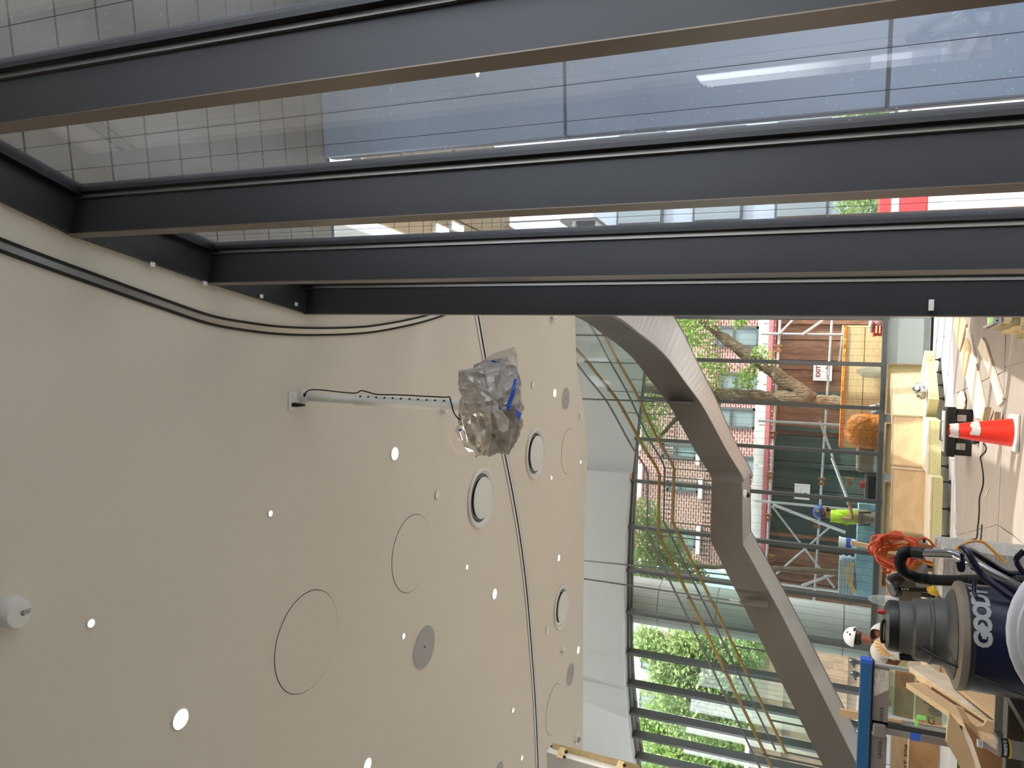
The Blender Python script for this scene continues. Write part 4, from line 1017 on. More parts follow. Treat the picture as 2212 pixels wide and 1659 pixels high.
# outlet and power cord on the ceiling
oc = cpos(630, 866)
OT = thing('ceiling_outlet', oc, 'white duplex outlet plate on the ceiling with a black plug in it', 'outlet')
obj('plate', MB().box(oc + Vector((0, 0, -0.004)), (0.118, 0.072, 0.008)), 'fix_white', OT, bevel=0.002)
for s in (1, -1):
    rc = obj('socket', MB().box(oc + Vector((s * 0.024, 0, -0.009)), (0.034, 0.032, 0.004)), 'fix_white', OT, bevel=0.003)
    if s == 1: obj('slot', MB().box(oc + Vector((s * 0.024 + .006, 0.004, -0.0115)), (0.002, 0.009, 0.001)).box(oc + Vector((s * 0.024 - .006, 0.004, -0.0115)), (0.002, 0.009, 0.001)), 'fix_dark', rc)
CB = thing('power_cord', (PX, PY, 3.8), 'black power cord running from the ceiling outlet down the projector pole', 'cord')
sk = oc + Vector((-0.024, 0, -0.012))
obj('plug', MB().tube([sk, sk - Vector((0, 0, 0.02)), sk + Vector((0.0, 0.01, -0.05)), sk + Vector((0.0, 0.03, -0.07))], [0.014, 0.015, 0.011, 0.006], 12), 'black', CB, smooth=True)
pp = [sk + Vector((0, 0.03, -0.07)), q(652, 872, -0.02), q(657, 858, -0.03), q(660, 848, -0.03), q(672, 842, -0.01), q(700, 843, -0.01), q(735, 847, -0.012), q(768, 849, -0.012), q(780, 844, -0.03), q(795, 847, -0.02), q(815, 852, -0.03), q(860, 853, -0.034), q(920, 856, -0.034), q(962, 858, -0.034), q(970, 857, -0.05), q(974, 868, -0.05), q(980, 890, -0.05), q(990, 904, -0.05), q(1000, 908, -0.03)]
obj('cable', MB().tube(smooth_path(pp, 5), 0.0042, 8), 'rubber', CB, smooth=True)
obj('ferrite', MB().tube([q(659, 850, -0.03), q(656, 862, -0.03)], 0.011, 10), 'black', CB, smooth=True)

# white boxed edge with a timber clamp strip at the left side of the picture
ea = atz(1190, 1622, 4.35)
EB = thing('boxed_edge', ea, 'white boxed slab edge with a clamped timber strip, at the left edge of the view', 'slab edge')
def eb(x, y, d): return aty(x, y, d)
a0, a1 = eb(1181, 1625, 6.6), eb(1345, 1672, 6.6)
b0, b1 = eb(1181, 1638, 6.5), eb(1255, 1662, 6.5)
c0, c1 = eb(1190, 1611, 6.75), eb(1370, 1660, 6.75)
dd = Vector((-1.2, 0.2, 0))
obj('face', MB().prism([a0, a1, c1, c0], dd), 'fix_white', EB)
obj('slot', MB().prism([c0 + Vector((0, -.03, 0)), c1 + Vector((0, -.03, 0)), eb(1371, 1656, 6.72), eb(1193, 1608, 6.72)], dd), 'fix_dark', EB)
obj('timber_strip', MB().prism([eb(1193, 1608, 6.7), eb(1380, 1656, 6.7), eb(1382, 1652, 6.7), eb(1195, 1605, 6.7)], dd), 'pine', EB)
for (x, y) in ((1212, 1626), (1338, 1655)):
    k = obj('clamp', MB().prism([eb(x - 9, y + 7, 6.58), eb(x + 5, y + 11, 6.58), eb(x + 11, y - 9, 6.68), eb(x - 2, y - 13, 6.68)], (0, -0.02, 0)), 'pine', EB)
    obj('knob', MB().ell(eb(x + 11, y - 2, 6.6), (0.016, 0.016, 0.016), 10, 6).ell(eb(x + 7, y + 9, 6.56), (0.014, 0.014, 0.014), 10, 6), 'black', k)
# ================================================================== STAIR
ST = thing('hanging_stair', (-2, 12, 2), 'grey steel stair with a landing, glass guards and oak handrails, hung on rods', 'staircase')
LZ = 3.18
# near string: top edge points from the lower left end up to the slab
near = [Vector((-5.75, 11.9, 1.22)), Vector((-5.282, 11.9, 1.482)), Vector((-4.181, 11.9, 2.096)), Vector((-3.158, 11.9, 2.666)), Vector((-2.25, 11.9, LZ)), Vector((-1.334, 11.9, LZ + 0.02))]
up_ = [(1017, 1528, 11.85), (973, 1501, 11.7), (920, 1472, 11.5), (877, 1448, 11.3), (850, 1427, 11.15), (817, 1400, 10.95), (776, 1369, 10.7), (744, 1335, 10.5), (723, 1301, 10.35), (699, 1272, 10.2), (685, 1243, 10.1)]
ur = [Vector(v) for v in ((-1.19, 11.91, 3.27), (-0.89, 11.81, 3.46), (-0.53, 11.77, 3.67), (-0.24, 11.71, 3.84), (-0.05, 11.61, 3.97), (0.17, 11.45, 4.13), (0.44, 11.26, 4.32), (0.64, 11.03, 4.51), (0.78, 10.78, 4.68), (0.905, 10.55, 4.82), (0.98, 10.32, 4.95), (1.025, 10.08, 5.08), (1.05, 9.88, 5.2))]
us = smooth_path([near[-1]] + ur, 4)[1:]
near_all = near + us
bot_y = [676, 688, 713, 744, 783, 817, 858, 894, 959, 1007, 1030]; bot_x = [1272, 1335, 1378, 1417, 1456, 1484, 1509, 1533, 1569, 1595, 1607]
def interp(v, xs, ys):
    if v <= xs[0]: return ys[0]
    for i in range(len(xs) - 1):
        if v <= xs[i + 1]: return ys[i] + (ys[i + 1] - ys[i]) * (v - xs[i]) / (xs[i + 1] - xs[i])
    return ys[-1]
depth_v = []
for i, p in enumerate(near_all):
    if i <= 3: h = 0.50
    elif i == 4: h = 0.46
    elif i == 5: h = 0.43
    else: h = 0.47 + 0.05 * min(1, (i - 5) / 30.0)
    depth_v.append(h)
N_ = len(near_all)
pn = []
for i in range(N_):
    a = near_all[max(0, i - 1)]; b = near_all[min(N_ - 1, i + 1)]
    d = Vector((b.x - a.x, b.y - a.y, 0)).normalized(); pn.append(Vector((-d.y, d.x, 0)))
# smooth the normals so the far string runs evenly
for _ in range(6): pn = [pn[0]] + [((pn[i - 1] + pn[i] * 2 + pn[i + 1]) / 4).normalized() for i in range(1, N_ - 1)] + [pn[-1]]
SW = 1.35
far_all = [near_all[i] + pn[i] * SW for i in range(N_)]
# the far string of the upper flight swings round evenly with the flight
arc_ = [0.0]
for i in range(6, N_): arc_.append(arc_[-1] + math.hypot(near_all[i].x - near_all[i - 1].x, near_all[i].y - near_all[i - 1].y))
for k in range(len(arc_)):
    i = 5 + k; a_ = math.radians(90 - 75 * (arc_[k] / arc_[-1]) ** 2.2)
    pn[i] = Vector((math.cos(a_), math.sin(a_), 0)); far_all[i] = near_all[i] + pn[i] * SW
for i in range(5): pn[i] = Vector((0, 1, 0)); far_all[i] = near_all[i] + pn[i] * SW
def string_mesh(P, off0, off1):
    mb = MB(); A = [P[i] + pn[i] * off0 for i in range(N_)]; B = [P[i] + pn[i] * off1 for i in range(N_)]
    Ab = [A[i] - Vector((0, 0, depth_v[i])) for i in range(N_)]; Bb = [B[i] - Vector((0, 0, depth_v[i])) for i in range(N_)]
    mb.ribbon(A, Ab); mb.ribbon(B, Bb); mb.ribbon(A, B); mb.ribbon(Ab, Bb)
    for k in (0, -1): mb.add([A[k], Ab[k], Bb[k], B[k]], [[0, 1, 2, 3]])
    return mb
obj('string', string_mesh(near_all, 0.0, 0.05), 'stair', ST)
obj('string', string_mesh(far_all, -0.05, 0.0), 'stair', ST)
Ab = [near_all[i] + pn[i] * 0.05 - Vector((0, 0, depth_v[i] - 0.005)) for i in range(N_)]; Bb = [far_all[i] - pn[i] * 0.05 - Vector((0, 0, depth_v[i] - 0.005)) for i in range(N_)]
obj('soffit_panel', MB().ribbon(Ab, Bb), 'stair_soffit', ST)
# treads
for (i0, i1, n) in ((0, 4, 12), (5, N_ - 1, 12)):
    seg = [near_all[i] + pn[i] * 0.052 for i in range(i0, i1 + 1)]; sf = [far_all[i] - pn[i] * 0.052 for i in range(i0, i1 + 1)]; m_ = len(seg) - 1
    for k in range(n):
        t0 = k / n * m_; t1 = (k + 1) / n * m_
        def at_(L, t):
            i = min(int(t), m_ - 1); return L[i].lerp(L[i + 1], t - i)
        a, b, c, d = at_(seg, t0), at_(seg, t1), at_(sf, t1), at_(sf, t0)
        z = a.z - 0.10
        obj('tread', MB().prism([Vector((p.x, p.y, z)) for p in (a, b, c, d)], (0, 0, 0.05)), 'concrete', ST)
obj('landing', MB().prism([Vector((near_all[4].x, 11.95, LZ - 0.12)), Vector((near_all[5].x, 11.95, LZ - 0.12)), Vector((near_all[5].x, 13.2, LZ - 0.12)), Vector((near_all[4].x, 13.2, LZ - 0.12))], (0, 0, 0.05)), 'concrete', ST)
# guards: glass, cap, handrail, posts
def guard(P, side, breaks):
    base = [P[i] + pn[i] * (0.02 * side) for i in range(N_)]
    gh = 0.98
    A = [b - Vector((0, 0, 0.02)) for b in base]; B = [b + Vector((0, 0, gh)) for b in base]
    for (i0, i1) in breaks:
        mb = MB().ribbon(A[i0:i1 + 1], B[i0:i1 + 1]); obj('glass_pane', mb, 'glass_rail', ST)
    obj('cap_rail', MB().tube([b + Vector((0, 0, gh)) for b in base], 0.016, 6), 'steel_dark', ST, smooth=True)
    inn = [base[i] + pn[i] * (0.06 * side) + Vector((0, 0, gh - 0.17)) for i in range(N_)]
    obj('handrail', MB().tube(inn, 0.024, 8), 'oak', ST, smooth=True)
    for i in sorted(set([b[0] for b in breaks] + [breaks[-1][1]])):
        obj('post', MB().bar(base[i] - Vector((0, 0, 0.0)), base[i] + Vector((0, 0, gh - 0.14)), 0.012, 0.045, (0, 1, 0)), 'steel_dark', ST)
br = [(0, 1), (1, 2), (2, 3), (3, 4), (4, 5), (5, 11), (11, 19), (19, 25), (25, 32), (32, 40), (40, N_ - 1)]
guard(near_all, 1, br); guard(far_all, -1, br)
# rods and their brackets
def rod(top, bot, brk, label):
    t = thing('hanger_rod', bot, label, 'rod')
    top, bot = Vector(top), Vector(bot)
    top = bot + (top - bot) * ((8.2 - bot.z) / (top.z - bot.z))
    obj('rod', MB().tube([top, bot], 0.013, 8), 'steel_dark', t, smooth=True)
    obj('fork', MB().tube([bot + (top - bot).normalized() * 0.16, bot + (top - bot).normalized() * 0.02], 0.022, 10), 'steel', t, smooth=True)
    obj('pin', MB().tube([bot + Vector((0, -0.04, 0)), bot + Vector((0, 0.04, 0))], 0.02, 10), 'steel', t, smooth=True)
    if brk is not None:
        obj('bracket_plate', MB().box(brk, (0.03, 0.30, 0.36)), 'stair', t)
    return t
y1 = 11.66
b1 = aty(1438, 868, y1 - 0.12)
rod(aty(1150, 858, y1 - 0.12), b1, b1 + Vector((0.0, 0.12, -0.20)), 'thin steel hanger rod holding the upper flight, right of the landing')
b2 = aty(1600, 1300, 11.72)
rod(aty(1000, 1212, 11.72), b2, b2 + Vector((0.0, 0.06, -0.20)), 'thin steel hanger rod holding the lower flight, left of the landing')
rod(aty(1000, 1185, 13.3), aty(1585, 1243, 13.27), None, 'thin steel hanger rod behind the lower flight with a fork near the ceiling edge')
# dome camera under the landing
dc = aty(1613, 1068, 12.05)
DC = thing('dome_camera', (dc.x, 12.05, LZ - 0.43), 'small white dome camera under the stair landing', 'camera')
zc = LZ + 0.01 - 0.435
obj('base', MB().lathe([(0.075, zc), (0.075, zc - 0.05), (0.05, zc - 0.06)], 24, (dc.x, 12.0, 0)), 'fix_white', DC, smooth=True)
obj('dome', MB().ell((dc.x, 12.0, zc - 0.06), (0.045, 0.045, 0.045), 16, 8), 'black', DC, smooth=True)
# ================================================================== ON THE FLOOR
def fz(x, y, z=0.0): return atz(x, y, z)
# grey-brown protection sheets over the floor
sheets = [[(-4.2, 11.55), (-1.75, 11.5), (-1.2, 8.9), (-4.2, 9.0)], [(-1.74, 11.52), (-0.75, 11.85), (0.1, 12.2), (0.32, 8.9), (-1.19, 8.9)], [(0.11, 12.25), (1.0, 12.6), (1.5, 12.6), (1.08, 8.95), (0.33, 8.9)],
          [(-4.2, 8.98), (-1.2, 8.88), (-1.2, 6.4), (-4.2, 6.4)], [(-1.19, 8.88), (0.36, 8.88), (0.42, 6.4), (-1.19, 6.4)], [(0.37, 8.88), (1.08, 8.88), (0.76, 6.5), (0.43, 6.4)]]
lbs = ['in the back left corner', 'in the middle by the plywood benches', 'at the right under the loose plywood strips', 'in the front left', 'in the front middle around the cone', 'in the front right by the slab stack']
for s, lb in zip(sheets, lbs):
    s2 = []
    for i in range(len(s)):
        a = Vector((s[i][0], s[i][1], 0.0125)); b = Vector((s[(i + 1) % len(s)][0], s[(i + 1) % len(s)][1], 0.0125))
        for k in range(8):
            p = a.lerp(b, k / 8.0); e = 0.014 if 0 < k else 0.0
            s2.append(p + Vector((noise.noise(p * 5) * e, noise.noise(p * 5 + Vector((7, 0, 0))) * e, 0)))
    tag(obj('floor_sheet', MB().prism(s2, (0, 0, 0.006)), 'board'), 'scuffed grey brown protection sheet on the floor %s' % lb, 'floor sheet', 'floor protection sheets')

# plywood bench modules along the facade
def bench(L, R_, dirn, label, seat_z=(0.12, 0.26), back=(0.26, 0.70), depth=0.62, tilt=0.05, group='plywood bench modules', writing=None):
    """L,R_: floor points under the front edge; dirn: unit vector to the back"""
    L = Vector(L); R_ = Vector(R_); dn = Vector(dirn).normalized(); ax = (R_ - L).normalized()
    t = thing('bench_module', (L + R_) / 2, label, 'bench', group)
    z0, z1 = seat_z; up = Vector((0, 0, 1))
    obj('seat_front', MB().prism([L + up * z0, R_ + up * z0, R_ + up * z0 + dn * 0.02, L + up * z0 + dn * 0.02], up * (z1 - z0)), 'mdf', t)
    obj('seat_top', MB().prism([L + up * z1 - dn * 0.005, R_ + up * z1 - dn * 0.005, R_ + up * z1 + dn * depth, L + up * z1 + dn * depth], up * 0.02), 'ply_pale', t)
    for P in (L, R_): 
        s_ = ax * (0.02 if P is L else -0.02)
        obj('seat_end', MB().prism([P + up * z0 + dn * 0.02, P + s_ + up * z0 + dn * 0.02, P + s_ + up * z0 + dn * depth, P + up * z0 + dn * depth], up * (z1 - z0)), 'mdf', t)
    # back box
    b0, b1 = back; B = depth; bt = 0.26
    a, b = L + dn * B + up * b0, R_ + dn * B + up * b0
    lean = dn * tilt
    at_, bt_ = a + up * (b1 - b0) + lean, b + up * (b1 - b0) + lean
    obj('back_panel', MB().hexa([a, b, b + dn * 0.018, a + dn * 0.018], [at_, bt_, bt_ + dn * 0.018, at_ + dn * 0.018]), 'ply', t)
    obj('back_top', MB().prism([at_, bt_, bt_ + dn * bt, at_ + dn * bt], up * 0.018), 'ply_edge', t)
    for (p, q_, s) in ((a, at_, 1), (b, bt_, -1)):
        o_ = ax * (0.018 * s)
        obj('back_end', MB().hexa([p, p + o_, p + o_ + dn * bt, p + dn * bt], [q_, q_ + o_, q_ + o_ + dn * bt, q_ + dn * bt]), 'ply_edge', t)
        obj('edge_strip', MB().hexa([p - dn * 0.006, p + o_ - dn * 0.006, p + o_ * 1.0, p], [q_ - dn * 0.006, q_ + o_ - dn * 0.006, q_ + o_, q_]), 'ply_edge', t)
    k = int((R_ - L).length / 0.36) + 1
    for i in range(k):
        p = L + ax * (0.12 + (R_ - L).length * 0.8 * i / max(1, k - 1)) + dn * 0.10
        f_ = obj('leveller', MB().lathe([(0.03, 0.018), (0.03, 0.035), (0.012, 0.038), (0.012, z0)], 12, (p.x, p.y, 0)), 'rubber', t)
    sc_ = MB()
    for i in range(7): sc_.box(L + ax * ((R_ - L).length * (i + 0.5) / 7) + up * (z0 + (z1 - z0) * 0.5) - dn * 0.002, (0.006, 0.004, 0.006))
    obj('screw_head', sc_, 'fix_dark', t, kind='stuff')
    return t, (a, b, at_, bt_, ax, dn)
bk = Vector((0.02, 1, 0)).normalized()
bench((-1.04, 12.34, 0), (-0.28, 12.52, 0), (0.06, 1, 0), 'plywood bench module in the middle, behind the black toolbox', (0.12, 0.27), (0.27, 0.68), 0.66)
bench((-1.98, 12.02, 0), (-1.05, 12.10, 0), (0.04, 1, 0), 'plywood bench module left of the one behind the black toolbox', (0.12, 0.25), (0.25, 0.68), 0.66)
t_, g_ = bench((0.03, 13.02, 0), (0.80, 13.85, 0), (-0.55, 0.62, 0), 'askew plywood bench module nearest the right glazing', (0.10, 0.22), (0.22, 0.66), 0.50)
bench((-3.6, 12.3, 0), (-2.5, 12.15, 0), (0.0, 1, 0), 'plywood bench module behind the vacuum cleaner and the cords', (0.12, 0.25), (0.25, 0.68), 0.66)
# olive boards in pale frames standing behind the benches
def framed(x, yl, yr, xb, Yd, label, m='mdf'):
    l = aty(x, yl, Yd); r = aty(x, yr, Yd); b = aty(xb, (yl + yr) / 2, Yd)
    t = thing('framed_board', ((l.x + r.x) / 2, Yd, 0), label, 'board', 'framed olive boards behind the benches')
    zt = (l.z + r.z) / 2
    obj('panel', MB().box(((l.x + r.x) / 2, Yd + 0.03, zt / 2 + 0.01), (r.x - l.x - 0.03, 0.018, zt - 0.04)), m, t)
    obj('top_rail', MB().box(((l.x + r.x) / 2, Yd, zt - 0.012), (r.x - l.x, 0.06, 0.024)), 'ply_edge', t)
    for s in (l, r): obj('side_rail', MB().box((s.x + (0.012 if s is l else -0.012), Yd, (zt - 0.024) / 2), (0.024, 0.06, zt - 0.024)), 'ply_edge', t)
    obj('bottom_rail', MB().box(((l.x + r.x) / 2, Yd, 0.022), (r.x - l.x - 0.05, 0.055, 0.03)), 'ply_edge', t)
    return t
framed(1914, 895, 785, 1935, 14.62, 'framed olive board behind the askew bench at the right')
framed(1909, 1022, 912, 1935, 13.95, 'framed olive board behind the middle bench')
framed(1907, 1155, 1038, 1935, 13.6, 'framed olive board left of the middle one')
framed(1903, 1268, 1163, 1935, 13.5, 'framed olive board behind the orange cords', 'ply_dark')
framed(1893, 1520, 1392, 1935, 14.2, 'wide framed olive board behind the crouching worker and the glass gate')
# plywood panels with handwriting behind the glass gate
def wpanel(xt, yl, yr, Yd, m, label, lines, name='plywood_sheet', lean=0.12, zb=0.02):
    l = aty(xt, yl, Yd); r = aty(xt, yr, Yd); zt = (l.z + r.z) / 2
    t = thing(name, ((l.x + r.x) / 2, Yd, 0), label, 'panel')
    bl_ = Vector((l.x, Yd - lean, zb)); br_ = Vector((r.x, Yd - lean, zb)); tl_ = Vector((l.x, Yd, zt)); tr_ = Vector((r.x, Yd, zt))
    e = Vector((0, 0.02, 0.0))
    obj('sheet', MB().hexa([bl_, br_, br_ + e, bl_ + e], [tl_, tr_, tr_ + e, tl_ + e]), m, t)
    ud = (tl_ - bl_).normalized()
    obj('top_edge', MB().hexa([tl_ - e * .2, tr_ - e * .2, tr_ + e, tl_ + e], [tl_ - e * .2 + ud * .02, tr_ - e * .2 + ud * .02, tr_ + e + ud * .02, tl_ + e + ud * .02]), 'ply_pale', t)
    for (tx, fx, fz_, s) in lines:
        c = bl_.lerp(br_, fx).lerp(tl_.lerp(tr_, fx), fz_) + Vector((0, -0.006, 0))
        lettering('handwriting', tx, s, c, (1, 0.0, 0), ud, 'ink', t)
    return t
wpanel(1932, 1545, 1448, 12.9, 'ply_dark', 'dark plywood panel with a pale edge standing behind the glass gate', [], lean=0.1)
wpanel(1978, 1566, 1455, 12.2, 'ply_dark', 'dark plywood panel inked #2 behind the glass gate', [('#2', 0.55, 0.62, 0.12), ('CUBE 3.E', 0.42, 0.36, 0.12), ('366 051', 0.5, 0.20, 0.10), ('RM 432', 0.5, 0.06, 0.10)], lean=0.08)
wpanel(1925, 1720, 1588, 12.6, 'ply', 'plywood crate side with a black inked note left of the glass gate', [('PROUMBLE  FOR', 0.50, 0.64, 0.10)], lean=0.06)
wpanel(1962, 1730, 1592, 12.3, 'ply_dark', 'lower plywood crate side left of the glass gate', [], lean=0.05)

# traffic cone
cc = (fz(2200, 905) + fz(2200, 965)) / 2; cc.z = 0.018
CN2 = thing('traffic_cone', cc, 'red orange traffic cone with torn white sleeve on the floor sheet', 'cone')
ctop = 0.54
obj('base', MB().box(cc + Vector((0, 0, 0.018)), (0.34, 0.34, 0.036)), 'dirty_white', CN2, bevel=0.012)
lean_ = Vector((-0.02, 0, 0))
def ccr(z): return 0.135 - (0.135 - 0.058) * (z / ctop)
def cone_ring(z0, z1, dr, nm, m, jag=0.0, t0=0, t1=None):
    n = 32; mb = MB(); vs = []
    for z, jj in ((z0, 1), (z1, 1)):
        for k in range(n):
            a = 2 * PI * k / n; zj = z + jag * noise.noise(Vector((math.cos(a) * 3, math.sin(a) * 3, z * 9)))
            r = ccr(zj) + dr; vs.append(cc + Vector((r * math.cos(a), r * math.sin(a), zj)) + lean_ * zj)
    rng = range(n) if t1 is None else range(t0, t1)
    mb.add(vs, [[k, (k + 1) % n, n + (k + 1) % n, n + k] for k in rng]); return obj(nm, mb, m, CN2, smooth=True)
cone_ring(0.03, ctop, 0.0, 'body', 'cone', 0.008); cone_ring(0.03, ctop - 0.01, -0.006, 'inner_wall', 'cone')
cone_ring(ctop - 0.075, ctop - 0.004, 0.002, 'collar_sleeve', 'cone_white', 0.012)
cone_ring(0.30, 0.37, 0.002, 'torn_sleeve', 'cone_white', 0.02, 22, 32)
# black toolbox
tc_ = Vector((-0.36, 10.75, 0.0185))
TBX = thing('toolbox', tc_, 'black plastic toolbox with grey lid and metal latches on the floor behind the cone', 'toolbox')
obj('body', MB().box(tc_ + Vector((0, 0, 0.085)), (0.56, 0.34, 0.17)), 'black', TBX, bevel=0.012)
obj('lid', MB().box(tc_ + Vector((0, 0, 0.225)), (0.60, 0.38, 0.10)), 'black', TBX, bevel=0.015)
obj('lid_panel', MB().box(tc_ + Vector((0, 0, 0.283)), (0.50, 0.28, 0.016)), 'grille', TBX) if 'grille' in M else obj('lid_panel', MB().box(tc_ + Vector((0, 0, 0.283)), (0.50, 0.28, 0.016)), 'fix_grey', TBX, bevel=0.004)
for k in range(6): obj('rib', MB().box(tc_ + Vector((-0.25 + k * 0.10, -0.192, 0.225)), (0.035, 0.016, 0.10)), 'vac_black', TBX)
for s in (-0.17, 0.17): 
    lt = obj('latch', MB().box(tc_ + Vector((s, -0.178, 0.12)), (0.08, 0.016, 0.10)), 'steel', TBX, bevel=0.004); obj('latch_lip', MB().box(tc_ + Vector((s, -0.19, 0.145)), (0.06, 0.012, 0.03)), 'chrome', lt)
obj('handle', MB().tube([tc_ + Vector((-0.12, 0, 0.285)), tc_ + Vector((-0.11, 0, 0.315)), tc_ + Vector((0.11, 0, 0.315)), tc_ + Vector((0.12, 0, 0.285))], 0.012, 8), 'steel_dark', TBX, smooth=True)
# small black charger and its cord
pc_ = fz(2118, 950)
CH = thing('charger', (pc_.x, pc_.y, 0.0185), 'small black charger on the floor sheet beside the cone', 'charger')
obj('body', MB().ell((pc_.x, pc_.y, 0.06), (0.06, 0.07, 0.045), 16, 8), 'black', CH, smooth=True); obj('foot', MB().box((pc_.x, pc_.y, 0.024), (0.08, 0.09, 0.012)), 'rubber', CH)
cp = [fz(a, b, 0.025) for a, b in ((2124, 958), (2130, 966), (2128, 976), (2118, 987), (2121, 1005), (2124, 1030), (2123, 1050), (2116, 1075), (2115, 1110), (2112, 1140), (2111, 1155), (2108, 1164), (2098, 1166), (2097, 1182))]
tag(obj('extension_lead', MB().tube(smooth_path(cp, 5), 0.008, 8), 'rubber', smooth=True), 'thin black lead snaking over the floor sheet from the charger', 'cord')
cp = [fz(a, b, 0.025) for a, b in ((2121, 1133), (2119, 1160), (2116, 1190))]
tag(obj('lead_end', MB().tube(smooth_path(cp, 4), 0.007, 6), 'rubber', smooth=True), 'short straight black lead beside the snaking one', 'cord')
lf = [fz(a, b, 0.022) for a, b in ((2124, 1076), (2131, 1069), (2136, 1058), (2138, 1050), (2134, 1060), (2128, 1070))]
tag(obj('dry_leaf', MB().prism(lf, (0, 0, 0.003)), 'mdf'), 'single curled dry leaf on the floor sheet', 'leaf')
cvp = fz(2067, 1123)
tag(obj('floor_cover', MB().lathe([(0.12, 0.012), (0.12, 0.022), (0.001, 0.022)], 28, (cvp.x, cvp.y, 0), cap=False), 'fix_grey'), 'round pale cover plate on the floor at the sheet edge', 'cover plate')
# loose plywood strips at the right
def strip(pts, z, th, label, m='ply_pale'):
    P = [fz(a, b, z) for a, b in pts]
    tag(obj('plywood_strip', MB().prism(P, (0, 0, th)), m), label, 'plywood', 'loose plywood strips on the floor')
strip([(2091, 708), (2098, 717), (2134, 893), (2124, 905), (2110, 903), (2087, 806)], 0.022, 0.02, 'longest bright plywood strip between the bench and the cone')
strip([(2124, 729), (2132, 740), (2172, 866), (2160, 878), (2140, 806), (2116, 752)], 0.022, 0.02, 'plywood strip nearer the cone with a dark edge')
strip([(2069, 674), (2079, 674), (2090, 700), (2076, 760), (2062, 700)], 0.022, 0.02, 'short tan plywood piece right of the askew bench', 'ply')
strip([(2076, 768), (2090, 730), (2098, 750), (2085, 812), (2081, 800)], 0.045, 0.018, 'narrow plywood piece lying across the longest strip', 'pine')
strip([(2136, 895), (2142, 880), (2136, 912), (2128, 916)], 0.045, 0.06, 'small block of plywood offcut beside the cone', 'ply_edge')
strip([(2155, 905), (2162, 890), (2160, 912), (2150, 920)], 0.045, 0.05, 'second small plywood offcut beside the cone', 'ply_edge')
rag = fz(2087, 868)
lumpy('paper_scrap', (rag.x, rag.y, 0.05), (0.12, 0.2, 0.04), 'cream_slab', 'crumpled cream paper scrap at the end of the longest plywood strip', 'paper', 0.4, 31, 6)
P = (g_[0] + g_[1]) / 2
lumpy('foil_scrap', (0.15, 13.22, 0.33), (0.11, 0.09, 0.08), 'chrome', 'crumpled silver foil lying on the askew bench', 'foil', 0.6, 41, 9)
# stack of rough slabs at the right edge
sxy = atz(2146, 728, 0.42)
SLB_Y = 6.75
lefts = []
for k in range(9):
    z = 0.02 + k * 0.05
    m = ('tan_slab', 'olive_slab', 'cream_slab', 'tan_slab', 'olive_slab', 'tan_slab', 'tan_slab', 'olive_slab', 'cream_slab')[k]
    x0 = 0.40 + 0.022 * k + 0.012 * ((k * 7) % 3)
    pr = [(x0, SLB_Y - 0.30), (0.72, SLB_Y - 0.30), (0.76, SLB_Y + 0.35), (x0 + 0.02, SLB_Y + 0.35)]
    pts = []
    for i in range(4):
        a = Vector((pr[i][0], pr[i][1], z)); b = Vector((pr[(i + 1) % 4][0], pr[(i + 1) % 4][1], z))
        for j in range(10):
            p = a.lerp(b, j / 10.0); pts.append(p + Vector((noise.noise(p * 16 + Vector((k, 0, 0))) * 0.022, noise.noise(p * 14 + Vector((0, k, 0))) * 0.02, 0)))
    names = ['lowest', 'second lowest', 'third lowest', 'fourth lowest', 'middle', 'fourth highest', 'third highest', 'second highest', 'topmost']
    tag(obj('rough_slab', MB().prism(pts, (0, 0, 0.047)), m), 'rough edged %s slab, %s of the stack by the right fin' % ({'tan_slab': 'tan', 'olive_slab': 'olive brown', 'cream_slab': 'cream'}[m], names[k]), 'slab', 'rough slabs stacked by the right fin')
# perforated tray with a green sheet on the slab stack
TR = thing('perforated_tray', (0.72, 6.35, 0.475), 'grey perforated metal tray holding a green sheet on the slab stack', 'tray')
tz = 0.478
obj('base_plate', MB().box((0.68, 6.66, tz + 0.008), (0.20, 0.40, 0.012)), 'fix_grey', TR)
obj('green_sheet', MB().box((0.68, 6.66, tz + 0.02), (0.14, 0.30, 0.01)), 'greenclip', TR, label='pale green sheet')
obj('side_rim', MB().box((0.585, 6.66, tz + 0.03), (0.012, 0.40, 0.05)), 'fix_grey', TR); obj('side_rim', MB().box((0.68, 6.465, tz + 0.03), (0.20, 0.012, 0.05)), 'fix_grey', TR)
ph = MB()
for k in range(16): ph.box((0.578, 6.48 + k * 0.024, tz + 0.03), (0.003, 0.012, 0.012))
for k in range(7): ph.box((0.60 + k * 0.026, 6.458, tz + 0.03), (0.012, 0.003, 0.012))
obj('hole', ph, 'fix_dark', TR, kind='stuff')

# ------------------------------------------------------------------ glass gate with blue film
GY = 10.5
def gp(x, y, dY=0.0): return aty(x, y, GY + dY)
gx0, gx1 = gp(1866, 1700).x, gp(1866, 1422).x
GT = thing('glass_gate', ((gx0 + gx1) / 2, GY, 0), 'low glass gate with a blue filmed top rail, left of the vacuum cleaner', 'gate')
zt = 1.13; zb_ = 1.0
obj('top_rail', MB().box(((gx0 + gx1) / 2, GY, (zt + zb_) / 2), (gx1 - gx0, 0.14, zt - zb_)), 'bluefilm', GT, bevel=0.006)
obj('tape_end', MB().box((gx1 - 0.015, GY, (zt + zb_) / 2), (0.045, 0.146, zt - zb_ + 0.006)), 'bluetape', GT)
obj('shadow_gap', MB().box(((gx0 + gx1) / 2, GY + 0.01, zb_ - 0.012), (gx1 - gx0 - 0.02, 0.11, 0.024)), 'gasket', GT)
pxr = gp(1880, 1432).x; pxl = gp(1960, 1586).x
def gpost(x, z0, z1, nm='post'):
    return obj(nm, MB().lathe([(0.028, z0), (0.028, z1)], 16, (x, GY, 0)), 'steel', GT, smooth=True)
